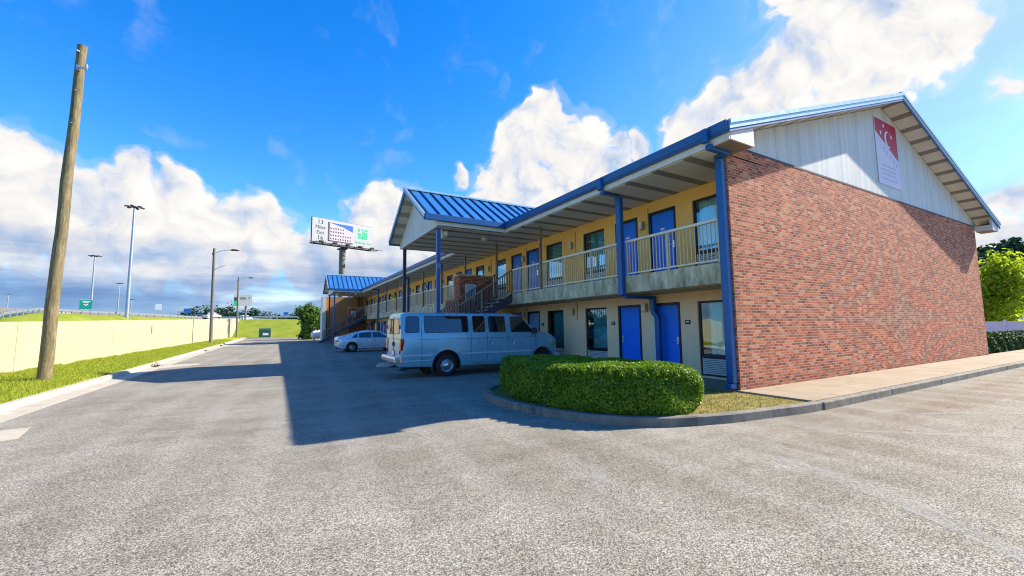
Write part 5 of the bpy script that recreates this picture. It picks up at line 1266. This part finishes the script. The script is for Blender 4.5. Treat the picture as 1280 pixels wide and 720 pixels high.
for i in range(12):
    ya = -6 + i*2.44; mb = MB(); mb.box(45.97,46.03,ya+.07,ya+2.37,.02,1.58); mb.box(45.95,46.05,ya+.07,ya+2.37,1.5,1.58); mb.box(45.95,46.05,ya+.07,ya+2.37,1.05,1.12); mb.box(45.95,46.05,ya+.07,ya+2.37,.05,.16); mb.build('panel', M['vinyl'], t)
    mb = MB(); mb.box(45.93,46.07,ya-.07,ya+.07,-.03,1.64); mb.prism([(ya-.09,1.64),(ya+.09,1.64),(ya,1.72)], 'x', 45.91, 46.09); mb.build('post', M['vinyl'], t)
def litter(x, y, label, s=1.0):
    n = 60; P = np.array([x, y, .06]) + rng.normal(size=(n,3))*np.array([.05,.10,.03])*s; P[:,2] = np.maximum(P[:,2], .02)
    V, F = leaf_cards(P, np.tile([0,0,1.], (n,1)), .03*s); o = np_mesh('leaf_clump', V, F, M['leaflitter'], None, (x, y, .02)); props(o, label, 'dead leaves', 'clumps of dead leaves on the kerb')
litter(-4.62, 24.2, 'largest dark clump of dead leaves in the kerb past the canopy shadow', 1.4); litter(-4.6, 39.0, 'middle dark clump of dead leaves on the kerb', 1.3); litter(-4.6, 49.1, 'farthest dark clump of dead leaves on the kerb before the nearer street lamp', 1.4)

# ------------------------------------------------------------------ trees
tree('leafy_shrub', 'big leafy green shrub beside the white propane tank at the motel end', (4.15, 69.0, 0), 6, blob_crown(38, .35, 4.7, 2.5, .9, .55) + [(0,0,5.0,.45,.45,.6),(-.5,.2,4.2,.6,.6,.6)], M['bush'], .15, 12000, .09, None, 'shrub')
tree('broadleaf_tree', 'bright green broadleaf tree behind the white vinyl fence', (48.6, 9.5, 0), 7, blob_crown(24, 1.2, 6.2, 2.0, 1.25, .6) + [(0,.2,6.6,.8,.8,.7)], M['tree_light'], .15, 8000, .16, 'trees at the right edge')
tree('pine_tree', 'tall dark pine behind the bright green tree at the right edge', (65, 11.6, 0), 11, blob_crown(20, 3.0, 8.9, 3.2, 1.3, .8), M['tree_dark'], .24, 6000, .28, 'trees at the right edge')
tree('pine_tree', 'dark pine farthest right, cut by the edge of the photo', (64, 9.3, 0), 10, blob_crown(20, 2.5, 9.0, 4.0, 1.3, .9), M['tree_dark'], .24, 6500, .28, 'trees at the right edge')
tree('pine_tree', 'dark pine just showing at the upper corner of the brick wall', (62, 13.3, 0), 10, blob_crown(16, 2.5, 7.9, 2.2, 1.1, .6), M['tree_dark'], .24, 3500, .28, 'trees at the right edge')
spec = [(-10.6,240,2.0),(-9.7,235,2.6),(-9.0,240,3.2),(-8.2,230,4.2),(-7.4,235,5.0),(-6.3,225,5.4),(-5.4,220,6.0),(-4.8,230,5.2),(-4.1,225,4.2),(-2.9,215,4.4),(-2.2,225,3.6),(-1.5,215,3.8),(-.7,220,3.2),(.1,225,2.8),(.8,230,2.6),(1.5,225,3.0),(2.2,220,3.4),(-12.6,300,2.2),(-11.6,290,2.0)]
where = ['first tree at the left end of the far tree line','second low tree from the left in the far tree line','low tree left of the white pickup in the far line','rounded tree just left of the white pickup','tree directly behind the white pickup','tall tree just left of the nearer street lamp','tallest tree between the two street lamps','broad tree right of the tallest far tree','tree just left of the farther street lamp','tree right of the wall end above the berm','second tree right of the wall end','third tree right of the wall end','low tree over the middle of the berm','low tree left of the small dark sign','low tree below the small dark sign','tree right of the small dark sign','tree over the berm next to the leafy shrub','faint distant tree behind the tallest light mast','faint distant tree right of the tallest light mast']
for (az, d, h), lab in zip(spec, where):
    h *= 1.75
    x, y = at(d, az); cr = [(random.uniform(-3.4,3.4), random.uniform(-1.5,1.5), h*random.uniform(.35,.85), 2.3, 1.5, h*.22) for _ in range(9)]
    tree('distant_tree', lab, (x, y, 3.2), h, cr, M['tree_dark'], .45, 420, .2, 'trees of the far tree line', 'tree', 2)
# dotted low green behind the highway: a far-off wood nobody could count
P = []
n = 9000; az = -45 + 100*rng.random(n); d = 420 + 140*rng.random(n); hh = 6.5*rng.random(n)**.7*(.55+.45*np.sin(az*1.9)*np.sin(az*.83+1))
P = np.stack([d*np.sin(np.radians(az)), d*np.cos(np.radians(az)), hh], 1); V, F = leaf_cards(P, np.tile([0,-1,.3], (n,1)), 2.0); props(np_mesh('far_wood', V, F, M['tree_dark']), kind='stuff')
